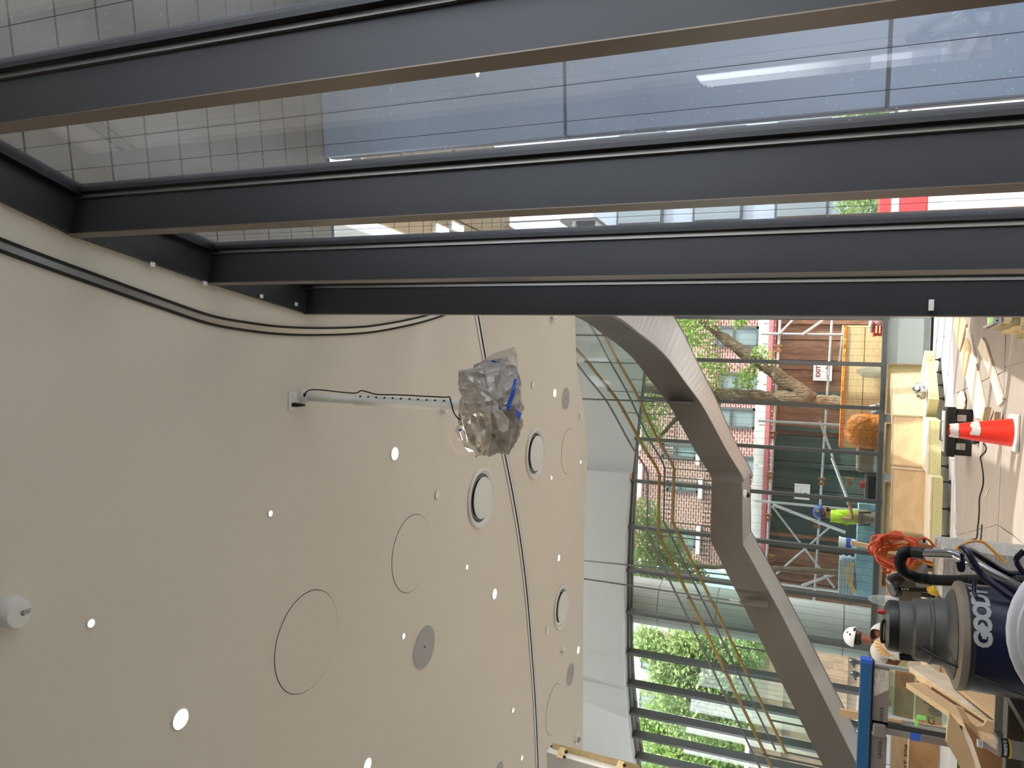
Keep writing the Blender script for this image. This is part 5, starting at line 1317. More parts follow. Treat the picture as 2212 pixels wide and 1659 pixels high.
gpost(pxr - 0.01, 0.018, zb_ - 0.024)
obj('post', MB().box((pxl, GY, 0.5), (0.085, 0.075, 0.95)), 'alu', GT, bevel=0.012)
obj('post_core', MB().box((pxl + 0.075, GY, 0.5), (0.06, 0.06, 0.95)), 'fin', GT)
obj('rail_track', MB().box((pxl + 0.125, GY, 0.34), (0.05, 0.05, 0.62)), 'steel', GT)
obj('tape_band', MB().box((pxl, GY, 0.50), (0.092, 0.082, 0.11)), 'bluetape', GT); obj('grey_sleeve', MB().box((pxl, GY, 0.24), (0.095, 0.085, 0.40)), 'greyfilm', GT, bevel=0.012)
tp_ = zb_ - 0.026
p_up = obj('upper_panel', MB().box(((pxl + pxr) / 2 + 0.02, GY, tp_ - 0.085), (pxr - pxl - 0.10, 0.06, 0.17)), 'greyfilm', GT)
obj('pale_corner', MB().prism([(pxr - 0.05, GY - 0.032, tp_), (pxr - 0.05, GY - 0.032, tp_ - 0.165), (pxr - 0.28, GY - 0.032, tp_ - 0.165), (pxr - 0.40, GY - 0.032, tp_)], (0, -0.002, 0)), 'laminate', p_up)
lettering('print', 'CAVATA', 0.055, ((pxl + pxr) / 2 - 0.22, GY - 0.034, tp_ - 0.10), (1, 0, 0), (0, 0, 1), 'ink', p_up)
obj('elbow_joint', MB().box((pxl - 0.0, GY - 0.04, tp_ - 0.08), (0.16, 0.09, 0.15)), 'greyfilm', GT, bevel=0.02)
lp_ = obj('left_panel', MB().box(((gx0 + pxl) / 2 - 0.03, GY + 0.0, tp_ - 0.085), (pxl - gx0 - 0.12, 0.06, 0.17)), 'greyfilm', GT)
for k in (0.10, 0.52): lettering('print', 'CAVATA', 0.055, (pxl - 0.14 - k, GY - 0.034, tp_ - 0.10), (1, 0, 0), (0, 0, 1), 'ink', lp_)
obj('glass_pane', MB().box(((pxl + pxr) / 2 + 0.07, GY + 0.015, 0.43), (pxr - pxl - 0.30, 0.012, 0.78)), 'glass_rail', GT)
obj('glass_pane', MB().box(((pxl + pxr) / 2 - 0.02, GY - 0.02, 0.45), (0.34, 0.012, 0.74)), 'glass_rail', GT)
cl_ = gp(1985, 1556)
obj('clip', MB().box((cl_.x - 0.02, GY - 0.03, cl_.z + 0.03), (0.07, 0.05, 0.035)).box((cl_.x + 0.05, GY - 0.03, cl_.z - 0.02), (0.04, 0.05, 0.10)), 'greenclip', GT)
obj('base_rail', MB().box(((gx0 + gx1) / 2, GY, 0.03), (gx1 - gx0 - 0.1, 0.12, 0.022)), 'gasket', GT)
# upright timber stud behind the gate
s0, s1 = aty(1814, 1538, 10.9), aty(1856, 1548, 10.9)
tag(obj('timber_stud', MB().box((s0.x, 10.9, (s0.z + 0.02) / 2), (0.09, 0.045, s0.z - 0.02)), 'ply'), 'upright timber stud rising behind the blue top rail', 'timber')
s0 = aty(1838, 1172, 6.2)
ST2 = tag(obj('timber_stake', MB().bar(Vector((s0.x - 0.16, 6.2, 0.02)), s0, 0.055, 0.03), 'ply'), 'slanting plywood stake sticking up out of the orange cords', 'timber')
# ================================================================== PEOPLE
def skin_obj(name, V, Ed, Rd, m, parent, sub=2, root=0, label=None):
    me = D.meshes.new(name); org = ORG[parent.name]
    me.from_pydata([tuple(Vector(v) - org) for v in V], Ed, [])
    o = D.objects.new(name, me); COL.objects.link(o); o.parent = parent; ORG[o.name] = org
    md = o.modifiers.new('skin', 'SKIN'); md.use_smooth_shade = True
    if not me.skin_vertices: me.skin_vertices.new() if hasattr(me.skin_vertices, 'new') else None
    sv_ = me.skin_vertices[0].data
    for i, r in enumerate(Rd): sv_[i].radius = (r, r) if not isinstance(r, tuple) else r; sv_[i].use_root = (i == root)
    s = o.modifiers.new('sub', 'SUBSURF'); s.levels = sub; s.render_levels = sub
    me.materials.append(M[m]); 
    if label: o['label'] = label
    return o
def person(base, J, fwd, label, skin, shirt, pants, hair_fn=None, shirt_grow=0.018):
    """J: joints in world metres; fwd: facing direction"""
    t = thing('person', base, label, 'person')
    f = Vector(fwd).normalized(); up = Vector((0, 0, 1))
    V, Ed, Rd, ix = [], [], [], {}
    def v(n, p, r, par=None):
        ix[n] = len(V); V.append(Vector(p)); Rd.append(r)
        if par: Ed.append((ix[par], ix[n]))
    v('pelvis', J['pelvis'], 0.125); v('waist', J['pelvis'].lerp(J['chest'], 0.5), 0.115, 'pelvis'); v('chest', J['chest'], 0.13, 'waist'); v('neck0', J['neck'] - (J['head'] - J['neck']) * .35, 0.062, 'chest'); v('neck', J['neck'], 0.056, 'neck0')
    hd_ = J['head']; hu = J.get('headup', up); hf = J.get('headfwd', f)
    v('jaw', hd_ - hu * 0.055 + hf * 0.028, 0.062, 'neck'); v('skull', hd_ + hu * 0.01, 0.088, 'jaw'); v('crown', hd_ + hu * 0.075, 0.07, 'skull')
    v('nose', hd_ - hu * 0.02 + hf * 0.112, 0.014, 'jaw')
    for s in ('l', 'r'):
        v('sh' + s, J['sh' + s], 0.062, 'chest'); v('el' + s, J['el' + s], 0.043, 'sh' + s); v('wr' + s, J['wr' + s], 0.029, 'el' + s)
        d = (J['wr' + s] - J['el' + s]).normalized(); d = J.get('hand' + s, d)
        sd = d.cross(up).normalized() if abs(d.dot(up)) < 0.95 else Vector((0, 1, 0))
        cu = sd.cross(d).normalized()
        v('pm' + s, J['wr' + s] + d * 0.055, 0.034, 'wr' + s)
        for k in range(4):
            b = J['wr' + s] + d * 0.09 + sd * (0.030 - 0.02 * k); ln = (0.035, 0.042, 0.039, 0.030)[k]
            v('f%d%s' % (k, s), b, 0.010, 'pm' + s); v('g%d%s' % (k, s), b + d * ln * 0.8 - cu * ln * 0.5, 0.0085, 'f%d%s' % (k, s)); v('h%d%s' % (k, s), b + d * ln * 1.0 - cu * ln * 1.3, 0.007, 'g%d%s' % (k, s))
        b = J['wr' + s] + d * 0.04 + sd * 0.038
        v('t0' + s, b, 0.012, 'pm' + s); v('t1' + s, b + d * 0.035 + sd * 0.014 - cu * 0.02, 0.009, 't0' + s)
        v('hp' + s, J['hp' + s], 0.095, 'pelvis'); v('kn' + s, J['kn' + s], 0.06, 'hp' + s); v('an' + s, J['an' + s], 0.042, 'kn' + s)
        v('to' + s, J['to' + s], 0.034, 'an' + s)
    skin_obj('body', V, Ed, Rd, skin, t)
    # face
    sd = hf.cross(hu).normalized()
    ey = MB()
    for s in (1, -1): ey.ell(hd_ + hf * 0.082 + sd * (0.032 * s) + hu * 0.008, (0.011, 0.011, 0.011), 8, 6)
    obj('eye', ey, 'vac_black', t, smooth=True, kind='stuff')
    er = MB()
    for s in (1, -1): er.ell(hd_ + sd * (0.088 * s) - hu * 0.005 - hf * 0.01, (0.022, 0.016, 0.032), 10, 6)
    obj('ear', er, skin, t, smooth=True, kind='stuff')
    obj('mouth', MB().ell(hd_ + hf * 0.088 - hu * 0.062, (0.012, 0.022, 0.006), 10, 5), 'redink', t, smooth=True)
    # shirt
    g = shirt_grow
    SV = [J['pelvis'] - up * 0.02, J['pelvis'].lerp(J['chest'], 0.5), J['chest'], J['shl'], J['shl'].lerp(J['ell'], 0.62), J['shr'], J['shr'].lerp(J['elr'], 0.62), J['neck'] - (J['head'] - J['neck']) * .45, J['chest'] + (J['shl'] - J['chest']) * .5, J['chest'] + (J['shr'] - J['chest']) * .5]
    SE = [(0, 1), (1, 2), (2, 8), (8, 3), (3, 4), (2, 9), (9, 5), (5, 6), (2, 7)]
    skin_obj('shirt', SV, SE, [0.145 + g, 0.135 + g, 0.142 + g, 0.07 + g, 0.062 + g, 0.07 + g, 0.062 + g, 0.06 + g * .4, 0.11 + g, 0.11 + g], shirt, t)
    PV = [J['pelvis'] - up * 0.0, J['hpl'], J['knl'], J['anl'] + up * 0.03, J['hpr'], J['knr'], J['anr'] + up * 0.03]
    skin_obj('trousers', PV, [(0, 1), (1, 2), (2, 3), (0, 4), (4, 5), (5, 6)], [0.135, 0.108, 0.08, 0.066, 0.108, 0.08, 0.066], pants, t)
    for s in ('l', 'r'):
        a, b = J['an' + s], J['to' + s]; dd_ = (b - a); dd_.z = 0
        c = (a + b) / 2; dn = dd_.normalized() if dd_.length > 0.01 else f
        rot = Matrix.Rotation(math.atan2(dn.y, dn.x), 3, 'Z')
        obj('boot', MB().ell(Vector((c.x, c.y, min(a.z, b.z) - 0.0)), (0.15, 0.055, 0.06), 14, 8, rot), 'vac_black', t, smooth=True)
    return t, hd_, hu, hf, sd
W = Vector
# standing worker outside
wx = aty(1800, 1112, 16.3).x; wy = 16.3
def L_(f_, s_, z): return W((wx + f_, wy + s_, z))
J = dict(pelvis=L_(0, 0, 0.98), chest=L_(-0.02, 0, 1.33), neck=L_(-0.01, 0, 1.51), head=L_(0.035, 0, 1.645),
         shl=L_(-0.02, 0.17, 1.42), ell=L_(0.02, 0.23, 1.14), wrl=L_(0.25, 0.14, 1.18), shr=L_(-0.02, -0.17, 1.42), elr=L_(-0.02, -0.25, 1.13), wrr=L_(0.22, -0.17, 1.17),
         hpl=L_(0, 0.09, 0.92), knl=L_(0.03, 0.10, 0.5), anl=L_(-0.02, 0.10, 0.09), tol=L_(0.14, 0.11, 0.05), hpr=L_(0, -0.09, 0.92), knr=L_(0.02, -0.10, 0.5), anr=L_(-0.03, -0.10, 0.09), tor=L_(0.13, -0.11, 0.05))
J['headfwd'] = W((1, -0.12, -0.08)).normalized(); J['handl'] = W((0.7, -0.3, 0.6)).normalized(); J['handr'] = W((0.7, 0.3, 0.6)).normalized()
t, hd_, hu, hf, sd = person((wx, wy, 0), J, (1, 0, 0), 'person in lime shirt and blue hard hat standing outside in profile', 'skin', 'lime', 'khaki', shirt_grow=0.03)
hr = Matrix.Rotation(math.atan2(hf.y, hf.x), 3, 'Z') @ Matrix.Rotation(0.12, 3, 'Y')
obj('beard', MB().ell(hd_ - hu * 0.072 + hf * 0.045, (0.062, 0.068, 0.05), 16, 8, hr), 'hair', t, smooth=True)
obj('hair', MB().ell(hd_ - hf * 0.025 + hu * 0.0, (0.095, 0.096, 0.085), 16, 8, hr), 'hair', t, smooth=True)
he = obj('hard_hat', MB().ell(hd_ + hu * 0.045 - hf * 0.008, (0.148, 0.125, 0.14), 24, 12, hr, PI, PI * 0.46), 'hatblue', t, smooth=True)
obj('brim', MB().ell(hd_ + hu * 0.047 + hf * 0.07, (0.13, 0.11, 0.012), 20, 6, hr), 'hatblue', he, smooth=True)
obj('badge', MB().lathe([(0.028, 0), (0.028, 0.004), (0.001, 0.004)], 8, hd_ + hu * 0.10 + W((0.03, -0.118, 0)), Matrix.Rotation(PI / 2 - 0.25, 3, 'X')), 'yellow', he)
obj('safety_glasses', MB().box(hd_ + hf * 0.095 + hu * 0.008, (0.02, 0.13, 0.035), hr), 'glass_edge', t, bevel=0.008)
obj('phone', MB().box(L_(0.33, -0.04, 1.24), (0.012, 0.075, 0.14), Matrix.Rotation(0.5, 3, 'Y')), 'vac_black', t)
# crouching worker inside, back to us
cyw = 11.55
hc = aty(1850, 1380, cyw)
cxw = hc.x
def K_(dx, dy, z): return W((cxw + dx, cyw + dy, z))
J = dict(pelvis=K_(-0.06, -0.02, 0.46), chest=K_(-0.03, 0.03, 0.80), neck=K_(-0.01, 0.05, 0.99), head=K_(0.0, 0.085, hc.z),
         shl=K_(-0.20, 0.02, 0.90), ell=K_(-0.30, 0.10, 0.66), wrl=K_(-0.22, 0.30, 0.56), shr=K_(0.16, 0.03, 0.91), elr=K_(0.24, 0.14, 0.68), wrr=K_(0.14, 0.34, 0.60),
         hpl=K_(-0.15, 0.0, 0.42), knl=K_(-0.2, 0.40, 0.40), anl=K_(-0.2, 0.30, 0.06), tol=K_(-0.22, 0.44, 0.04), hpr=K_(0.04, 0.0, 0.42), knr=K_(0.10, 0.34, 0.20), anr=K_(0.10, 0.02, 0.08), tor=K_(0.10, -0.08, 0.04))
J['headfwd'] = W((0.55, 0.8, -0.15)).normalized()
t, hd_, hu, hf, sd = person((cxw, cyw, 0), J, (0.3, 1, 0), 'person in pale tee shirt with orange sunburst and white helmet, crouching by the window', 'skin_dark', 'teegrey', 'khaki', shirt_grow=0.03)
hr = Matrix.Rotation(math.atan2(hf.y, hf.x), 3, 'Z') @ Matrix.Rotation(0.15, 3, 'Y')
obj('hair', MB().ell(hd_ - hf * 0.02 - hu * 0.02, (0.092, 0.094, 0.08), 16, 8, hr), 'hair', t, smooth=True)
he = obj('helmet', MB().ell(hd_ + hu * 0.035 - hf * 0.005, (0.145, 0.118, 0.13), 24, 12, hr, PI, PI * 0.44), 'hatwhite', t, smooth=True)
obj('brim', MB().ell(hd_ + hu * 0.035 + hf * 0.09, (0.08, 0.09, 0.012), 16, 6, hr), 'hatwhite', he, smooth=True)
obj('vent', MB().ell(hd_ + hu * 0.11 + sd * 0.088 - hf * .02, (0.018, 0.012, 0.012), 8, 5).ell(hd_ + hu * 0.075 + sd * 0.108 - hf * .06, (0.016, 0.01, 0.012), 8, 5), 'black', he)
gg = smooth_path([hd_ + hf * 0.10 + hu * 0.02, hd_ + hf * 0.03 + sd * 0.115 + hu * 0.03, hd_ - hf * 0.11 + hu * 0.025, hd_ + hf * 0.03 - sd * 0.115 + hu * 0.03], 6, True)
obj('goggle_strap', MB().tube(gg, 0.016, 6, True), 'vac_black', t, smooth=True)
sb_ = MB(); sc0 = J['chest'] + W((0.03, -0.166, -0.02))
for k in range(17):
    a = 2 * PI * k / 17; d = W((math.cos(a), 0, math.sin(a))); n = W((-math.sin(a), 0, math.cos(a)))
    r0, r1 = 0.05, 0.14
    def cv(p): 
        dx = p.x - J['chest'].x; return p + W((0, 0.9 * dx * dx + 0.25 * abs(p.z - sc0.z) ** 2 * 3, 0))
    sb_.prism([cv(sc0 + d * r0 - n * 0.004), cv(sc0 + d * r1 - n * 0.012), cv(sc0 + d * r1 + n * 0.012), cv(sc0 + d * r0 + n * 0.004)], (0, -0.004, 0))
obj('sunburst_print', sb_, 'orange_print', t, label='orange sunburst print')

# ================================================================== FOREGROUND
# industrial vacuum cleaner
vx, vy = aty(1906, 1348, 3.2).x, 3.2
VT = 1.385
VC = thing('vacuum_cleaner', (vx, vy, 0), 'tall blue drum vacuum cleaner with black motor head in the foreground', 'vacuum cleaner')
c = (vx, vy, 0)
def vl(prof, m, nm, n=48): return obj(nm, MB().lathe([(r, VT - d * 0.69 if d < 0.9 else VT - d) for r, d in prof], n, c, cap=False), m, VC, smooth=True)
hd1 = vl([(0.001, 0.0), (0.060, 0.002), (0.078, 0.010), (0.090, 0.022), (0.093, 0.04), (0.093, 0.066), (0.088, 0.07)], 'vac_black', 'motor_cap')
vl([(0.088, 0.066), (0.092, 0.07), (0.096, 0.13), (0.100, 0.136), (0.106, 0.14), (0.110, 0.15), (0.113, 0.21), (0.118, 0.216), (0.119, 0.226), (0.114, 0.23), (0.118, 0.28), (0.126, 0.296), (0.150, 0.312), (0.158, 0.322), (0.156, 0.33)], 'vac_grey', 'motor_head')
vl([(0.156, 0.326), (0.176, 0.330), (0.188, 0.338), (0.192, 0.352), (0.190, 0.37), (0.184, 0.376)], 'vac_rim', 'lid_rim')
vl([(0.184, 0.372), (0.187, 0.374), (0.187, 0.392), (0.186, 0.395)], 'vac_black', 'filter_skirt')
vl([(0.184, 0.38), (0.185, 0.40), (0.186, 0.44), (0.186, 0.905), (0.180, 0.92), (0.001, 0.92)], 'navy', 'drum', 64)
# top handle, switch and float
hp_ = smooth_path([W((vx - 0.055, vy - 0.035, VT - 0.004)), W((vx - 0.05, vy - 0.04, VT + 0.006)), W((vx + 0.01, vy - 0.05, VT + 0.008)), W((vx + 0.03, vy - 0.05, VT - 0.0))], 4)
obj('top_handle', MB().tube(hp_, 0.006, 8), 'vac_black', VC, smooth=True)
obj('red_switch', MB().tube([W((vx + 0.045, vy - 0.0, VT - 0.004)), W((vx + 0.045, vy, VT + 0.020))], 0.009, 10), 'red', VC, smooth=True)
obj('side_catch', MB().box((vx - 0.098, vy - 0.02, VT - 0.12), (0.02, 0.03, 0.13), Matrix.Rotation(-0.12, 3, 'Y')), 'vac_black', VC, bevel=0.004)
pcs = [W((vx - 0.035, vy - 0.095, VT - 0.105)), W((vx - 0.05, vy - 0.125, VT - 0.15)), W((vx - 0.075, vy - 0.155, VT - 0.24)), W((vx - 0.10, vy - 0.185, VT - 0.34)), W((vx - 0.12, vy - 0.20, VT - 0.44)), W((vx - 0.15, vy - 0.205, VT - 0.62))]
obj('power_cord', MB().tube(smooth_path(pcs, 6), 0.0045, 8), 'rubber', VC, smooth=True)
obj('strain_relief', MB().tube(pcs[:2], [0.009, 0.006], 10), 'rubber', VC, smooth=True)
pcs = smooth_path([W((vx - 0.125, vy - 0.03, VT - 0.24)), W((vx - 0.15, vy - 0.03, VT - 0.25)), W((vx - 0.165, vy - 0.03, VT - 0.235)), W((vx - 0.17, vy - 0.03, VT - 0.22))], 4)
obj('wire_hook', MB().tube([q_ - W((0, 0, 0)) for q_ in smooth_path([W((vx - 0.115, vy - 0.06, VT - 0.225)), W((vx - 0.14, vy - 0.07, VT - 0.235)), W((vx - 0.15, vy - 0.07, VT - 0.255)), W((vx - 0.14, vy - 0.07, VT - 0.27))], 4)], 0.0045, 8), 'rubber', VC, smooth=True)
# lettering wrapped round the drum
def wrapped(txt, size, theta0, z, m, nm, bold=0.002):
    mb = text_mesh(txt, size, 0.0008, bold)
    R_ = 0.1872
    for i, p in enumerate(mb.v):
        th = theta0 + p.x / R_
        rr = R_ + p.z + 0.0006
        mb.v[i] = W((vx + rr * math.sin(th), vy - rr * math.cos(th), z + p.y))
    return obj(nm, mb, m, VC)
zl = aty(2128, 1325, 3.02).z
ring_ = math.radians(8)
view = math.atan2(vx, vy)   # the side that faces the camera
th0 = -view
for k, (ch, dth) in enumerate((('G', -0.02), ('O', 0.245), ('O', 0.50), ('D', 0.75), ('Y', 0.98))):
    wrapped(ch, 0.072, view * -1 + dth + 0.0, zl, 'silver', 'letter', 0.0035)
def wrapped_poly(pts, th_c, zc_, nm, m):
    R_ = 0.1872; vs = []
    for (a, b) in pts:
        th = th_c + a / R_; vs.append(W((vx + R_ * math.sin(th), vy - R_ * math.cos(th), zc_ + b)))
    vs2 = [W((vx + (v.x - vx) * 1.006, vy + (v.y - vy) * 1.006, v.z)) for v in vs]
    obj(nm, MB().hexa(vs, vs2), m, VC)
wrapped_poly([(-0.014, -0.007), (0.012, -0.007), (0.012, -0.016), (0.032, 0.0), (0.014, 0.018), (0.012, 0.007), (-0.014, 0.007)], -view + 0.11, zl + 0.003, 'winged_emblem', 'silver')
# tubular trolley of the vacuum
def tb(pts, r, m, nm, n=10, k=5): return obj(nm, MB().tube(smooth_path(pts, k), r, n), m, VC, smooth=True)
def fp(x, y, Y): return aty(x, y, Y)
tb([fp(2079, 1186, 3.05), fp(2090, 1195, 3.02), fp(2120, 1240, 3.0), fp(2150, 1265, 2.98), fp(2200, 1300, 2.95), fp(2300, 1350, 2.92)], 0.0125, 'navy_tube', 'handle_tube')
tb([fp(2079, 1186, 3.05), fp(2083, 1182, 3.1), fp(2098, 1189, 3.2), fp(2130, 1210, 3.3), fp(2170, 1236, 3.35), fp(2212, 1242, 3.4), fp(2320, 1260, 3.45)], 0.0125, 'navy_tube', 'handle_tube')
tb([fp(2100, 1222, 3.12), fp(2130, 1240, 3.12), fp(2180, 1268, 3.1), fp(2240, 1310, 3.08)], 0.013, 'navy_tube', 'brace_tube')
tb([fp(2077, 1195, 3.1), fp(2080, 1228, 3.1), fp(2073, 1230, 3.1), fp(2069, 1214, 3.1)], 0.008, 'navy_tube', 'cord_hook', k=3)
tb([fp(2106, 1248, 3.05), fp(2104, 1278, 3.02), fp(2110, 1292, 3.0)], 0.007, 'navy_tube', 'cord_hook', k=3)
tb([fp(2040, 1166, 0) if False else fp(2212, 1190, 3.2), fp(2195, 1210, 3.2), fp(2212, 1240, 3.2)], 0.010, 'navy_tube', 'handle_tube', k=3)
for (dx, dy) in ((-0.16, -0.14), (0.16, -0.14), (-0.16, 0.14), (0.16, 0.14)):
    obj('frame_leg', MB().tube([W((vx + dx, vy + dy, 0.10)), W((vx + dx, vy + dy, 0.47))], 0.013, 8), 'navy_tube', VC, smooth=True)
    obj('wheel', MB().lathe([(0.02, -0.018), (0.06, -0.018), (0.06, 0.018), (0.02, 0.018)], 18, (vx + dx, vy + dy, 0.06), Matrix.Rotation(PI / 2, 3, 'X')), 'rubber', VC)
obj('frame_tray', MB().box((vx, vy, 0.455), (0.36, 0.32, 0.02)), 'navy_tube', VC)
# hose: ribbed black tube and chrome wand
HS = thing('vacuum_hose', (vx + 0.25, vy, 0), 'ribbed black vacuum hose arching over to a chrome wand, right of the vacuum head', 'hose')
hpts = [fp(1980, 1196, 3.28), fp(1962, 1192, 3.3), fp(1950, 1198, 3.33), fp(1944, 1215, 3.36), fp(1950, 1232, 3.4), fp(1968, 1244, 3.42), fp(2000, 1251, 3.42), fp(2050, 1254, 3.4), fp(2110, 1253, 3.38), fp(2212, 1254, 3.36), fp(2330, 1250, 3.3)]
sp = smooth_path(hpts, 22); rr = [0.0205 + (0.0016 if i % 2 else -0.0012) for i in range(len(sp))]
obj('ribbed_tube', MB().tube(sp, rr, 12), 'rubber', HS)
obj('cuff', MB().tube([fp(1972, 1193, 3.27), fp(1996, 1196, 3.25)], 0.0225, 16), 'vac_black', HS, smooth=True)
obj('chrome_wand', MB().tube(smooth_path([fp(1994, 1196, 3.25), fp(2040, 1196, 3.2), fp(2062, 1199, 3.18), fp(2085, 1210, 3.15), fp(2120, 1226, 3.12), fp(2240, 1290, 3.1)], 6), 0.0165, 16), 'chrome', HS, smooth=True)
obj('wand_foot', MB().box(fp(2420, 1385, 3.05), (0.10, 0.22, 0.06)), 'vac_black', HS)

# grey laminate cabinet the hose passes
LA = thing('laminate_cabinet', (-0.98, 5.0, 0), 'grey wood grain laminate cabinet behind the vacuum hose', 'cabinet')
lx0, lx1 = aty(2047, 1292, 4.9).x, aty(2047, 1186, 4.9).x; lz = aty(2045, 1240, 4.9).z
obj('front', MB().box(((lx0 + lx1) / 2, 4.9, lz / 2), (lx1 - lx0, 0.02, lz)), 'laminate', LA); obj('top', MB().box(((lx0 + lx1) / 2, 5.12, lz + 0.01), (lx1 - lx0 + 0.01, 0.46, 0.02)), 'laminate', LA)
obj('side', MB().box((lx0 + 0.01, 5.12, lz / 2), (0.02, 0.42, lz)), 'laminate', LA); obj('side', MB().box((lx1 - 0.01, 5.12, lz / 2), (0.02, 0.42, lz)), 'laminate', LA)
# grey trolley with jacket, cloth, straps and cords
TRY = 5.6
def tr(x, y, d=0.0): return aty(x, y, TRY + d)
ax0, ax1 = tr(1950, 1300).x, tr(1950, 1195).x
CA = thing('tool_trolley', ((ax0 + ax1) / 2, TRY, 0), 'grey shelved tool trolley hung with cords behind the vacuum head', 'trolley')
z1_ = tr(1938, 1240).z; z2_ = tr(2030, 1240).z
obj('shelf', MB().box(((ax0 + ax1) / 2, TRY, z1_ - 0.06), (ax1 - ax0, 0.45, 0.12)), 'grey_box', CA); obj('shelf', MB().box(((ax0 + ax1) / 2, TRY, z2_ - 0.04), (ax1 - ax0, 0.45, 0.08)), 'grey_box', CA); obj('shelf', MB().box(((ax0 + ax1) / 2, TRY, 0.25), (ax1 - ax0, 0.45, 0.06)), 'grey_box', CA)
for sx_ in (ax0 + 0.02, ax1 - 0.02):
    for sy_ in (-0.2, 0.2):
        obj('post', MB().box((sx_, TRY + sy_, z1_ / 2 + 0.03), (0.03, 0.03, z1_ - 0.06)), 'grey_dark', CA)
        obj('castor', MB().lathe([(0.001, -0.02), (0.045, -0.02), (0.045, 0.02), (0.001, 0.02)], 14, (sx_, TRY + sy_, 0.045), Matrix.Rotation(PI / 2, 3, 'X')), 'rubber', CA)
rd = random.Random(5)
def cord(name, ctr, n, m, label, spread, turns, r=0.009, seed=1):
    rd = random.Random(seed); pts = []
    for k in range(n * turns):
        a = 2 * PI * k / n; R1 = spread[0] * rd.uniform(0.75, 1.15); R2 = spread[1] * rd.uniform(0.7, 1.15)
        pts.append(W(ctr) + W((R1 * math.cos(a) + rd.uniform(-.02, .02), rd.uniform(-spread[2], spread[2]), R2 * math.sin(a) + rd.uniform(-.02, .02))))
    return tag(obj(name, MB().tube(smooth_path(pts, 5), r, 6), m, smooth=True), label, 'cord')
oc1 = tr(1932, 1188, -0.36); 
cord('cord_coil', oc1, 7, 'orange_cord', 'big tangled coil of orange extension cord hanging on the grey trolley', (0.10, 0.12, 0.05), 9, 0.0075, 3)
cord('amber_cord', tr(1945, 1205, -0.30), 6, 'amber_cord', 'amber extension cord tangled in with the orange coil', (0.08, 0.10, 0.04), 5, 0.0075, 8)
def longcord(pts, m, label):
    return tag(obj('loose_cord', MB().tube(smooth_path(pts, 6), 0.0075, 6), m, smooth=True), label, 'cord')
longcord([tr(1925, 1175, -.3), tr(1900, 1180, -.3), tr(1892, 1205, -.3), tr(1905, 1216, -.3), tr(1925, 1205, -.3), tr(1960, 1196, -.3), tr(2000, 1212, -.25), tr(2046, 1222, -.2)], 'orange_cord', 'loose orange cord sweeping from the coil toward the laminate cabinet')
longcord([tr(1930, 1180, -.32), tr(1912, 1165, -.32), tr(1908, 1185, -.32), tr(1950, 1178, -.32), tr(1975, 1172, -.32), tr(1990, 1162, -.32), tr(2005, 1166, -.32), tr(2020, 1182, -.32)], 'orange_cord', 'loose orange cord looping high over the plywood bench')
longcord([tr(1955, 1205, -.34), tr(1985, 1212, -.34), tr(2010, 1220, -.34), tr(2046, 1226, -.3)], 'amber_cord', 'loose amber cord running straight to the laminate cabinet')
longcord([tr(1905, 1205, -.3), tr(1908, 1230, -.3), tr(1920, 1237, -.3), tr(1930, 1222, -.3), tr(1950, 1210, -.3)], 'orange_cord', 'loose orange cord hanging lowest beside the black jacket')
longcord([tr(2000, 1192, -.3), tr(2020, 1196, -.3), tr(2044, 1206, -.3), tr(2060, 1190, -1.0), tr(2090, 1172, -1.0), tr(2120, 1170, -1.0), tr(2140, 1185, -1.0), tr(2170, 1215, -1.0)], 'amber_cord', 'loose amber cord arching over the laminate cabinet')
# black jacket and strap
def rumple(name, outline, Y0, th, m, label, cat, seed, amp=0.03):
    pts = [aty(x, y, Y0) for x, y in outline]; cpt = sum(pts, W()) / len(pts); N = len(pts)
    mb = MB(); vs = [cpt - W((0, th, 0))]; R_ = [0.3, 0.6, 0.85, 1.0]
    for i, rr in enumerate(R_):
        for p in pts:
            v = cpt.lerp(p, rr); bul = th * math.sqrt(max(0, 1 - rr * rr))
            vs.append(v - W((0, bul, 0)) + W((noise.noise(v * 9 + W((seed, 0, 0))), noise.noise(v * 9 + W((0, seed, 0))), noise.noise(v * 9 + W((0, 0, seed))))) * amp * (1 if rr < 1 else 0.3))
    fs = [[0, 1 + i, 1 + (i + 1) % N] for i in range(N)]
    for k in range(3):
        a = 1 + k * N; b = a + N; fs += [[a + i, b + i, b + (i + 1) % N, a + (i + 1) % N] for i in range(N)]
    bk_ = len(vs); vs.append(cpt + W((0, th * .5, 0))); a = 1 + 3 * N; fs += [[bk_, a + (i + 1) % N, a + i] for i in range(N)]
    mb.add(vs, fs); return tag(obj(name, mb, m, smooth=True), label, cat)
def dense(o, k=3): return [tuple(v)[:2] for v in smooth_path([(a, b, 0) for a, b in o], k, True)]
rumple('black_jacket', dense([(1912, 1250), (1925, 1242), (1948, 1236), (1960, 1246), (1952, 1256), (1944, 1262), (1950, 1275), (1944, 1292), (1925, 1288), (1916, 1270)]), TRY - 0.27, 0.09, 'vac_black', 'crumpled black jacket hanging on the left of the grey trolley', 'jacket', 3, 0.04)
rumple('grey_cloth', dense([(1976, 1222), (1990, 1216), (2003, 1222), (2008, 1238), (2016, 1262), (2018, 1272), (2000, 1270), (1985, 1266), (1980, 1252), (1984, 1240)]), TRY - 0.26, 0.07, 'cloth_grey', 'pale grey cloth draped over the shelf of the grey trolley', 'cloth', 7, 0.04)
SP = thing('black_strap', tr(1985, 1275, -.3), 'long black webbing strap with pale print hanging beside the grey cloth', 'strap')
obj('webbing', MB().prism([tr(1935, 1268, -.32), tr(2016, 1272, -.32), tr(2016, 1280, -.32), tr(1935, 1276, -.32)], (0, 0.008, 0)), 'vac_black', SP)
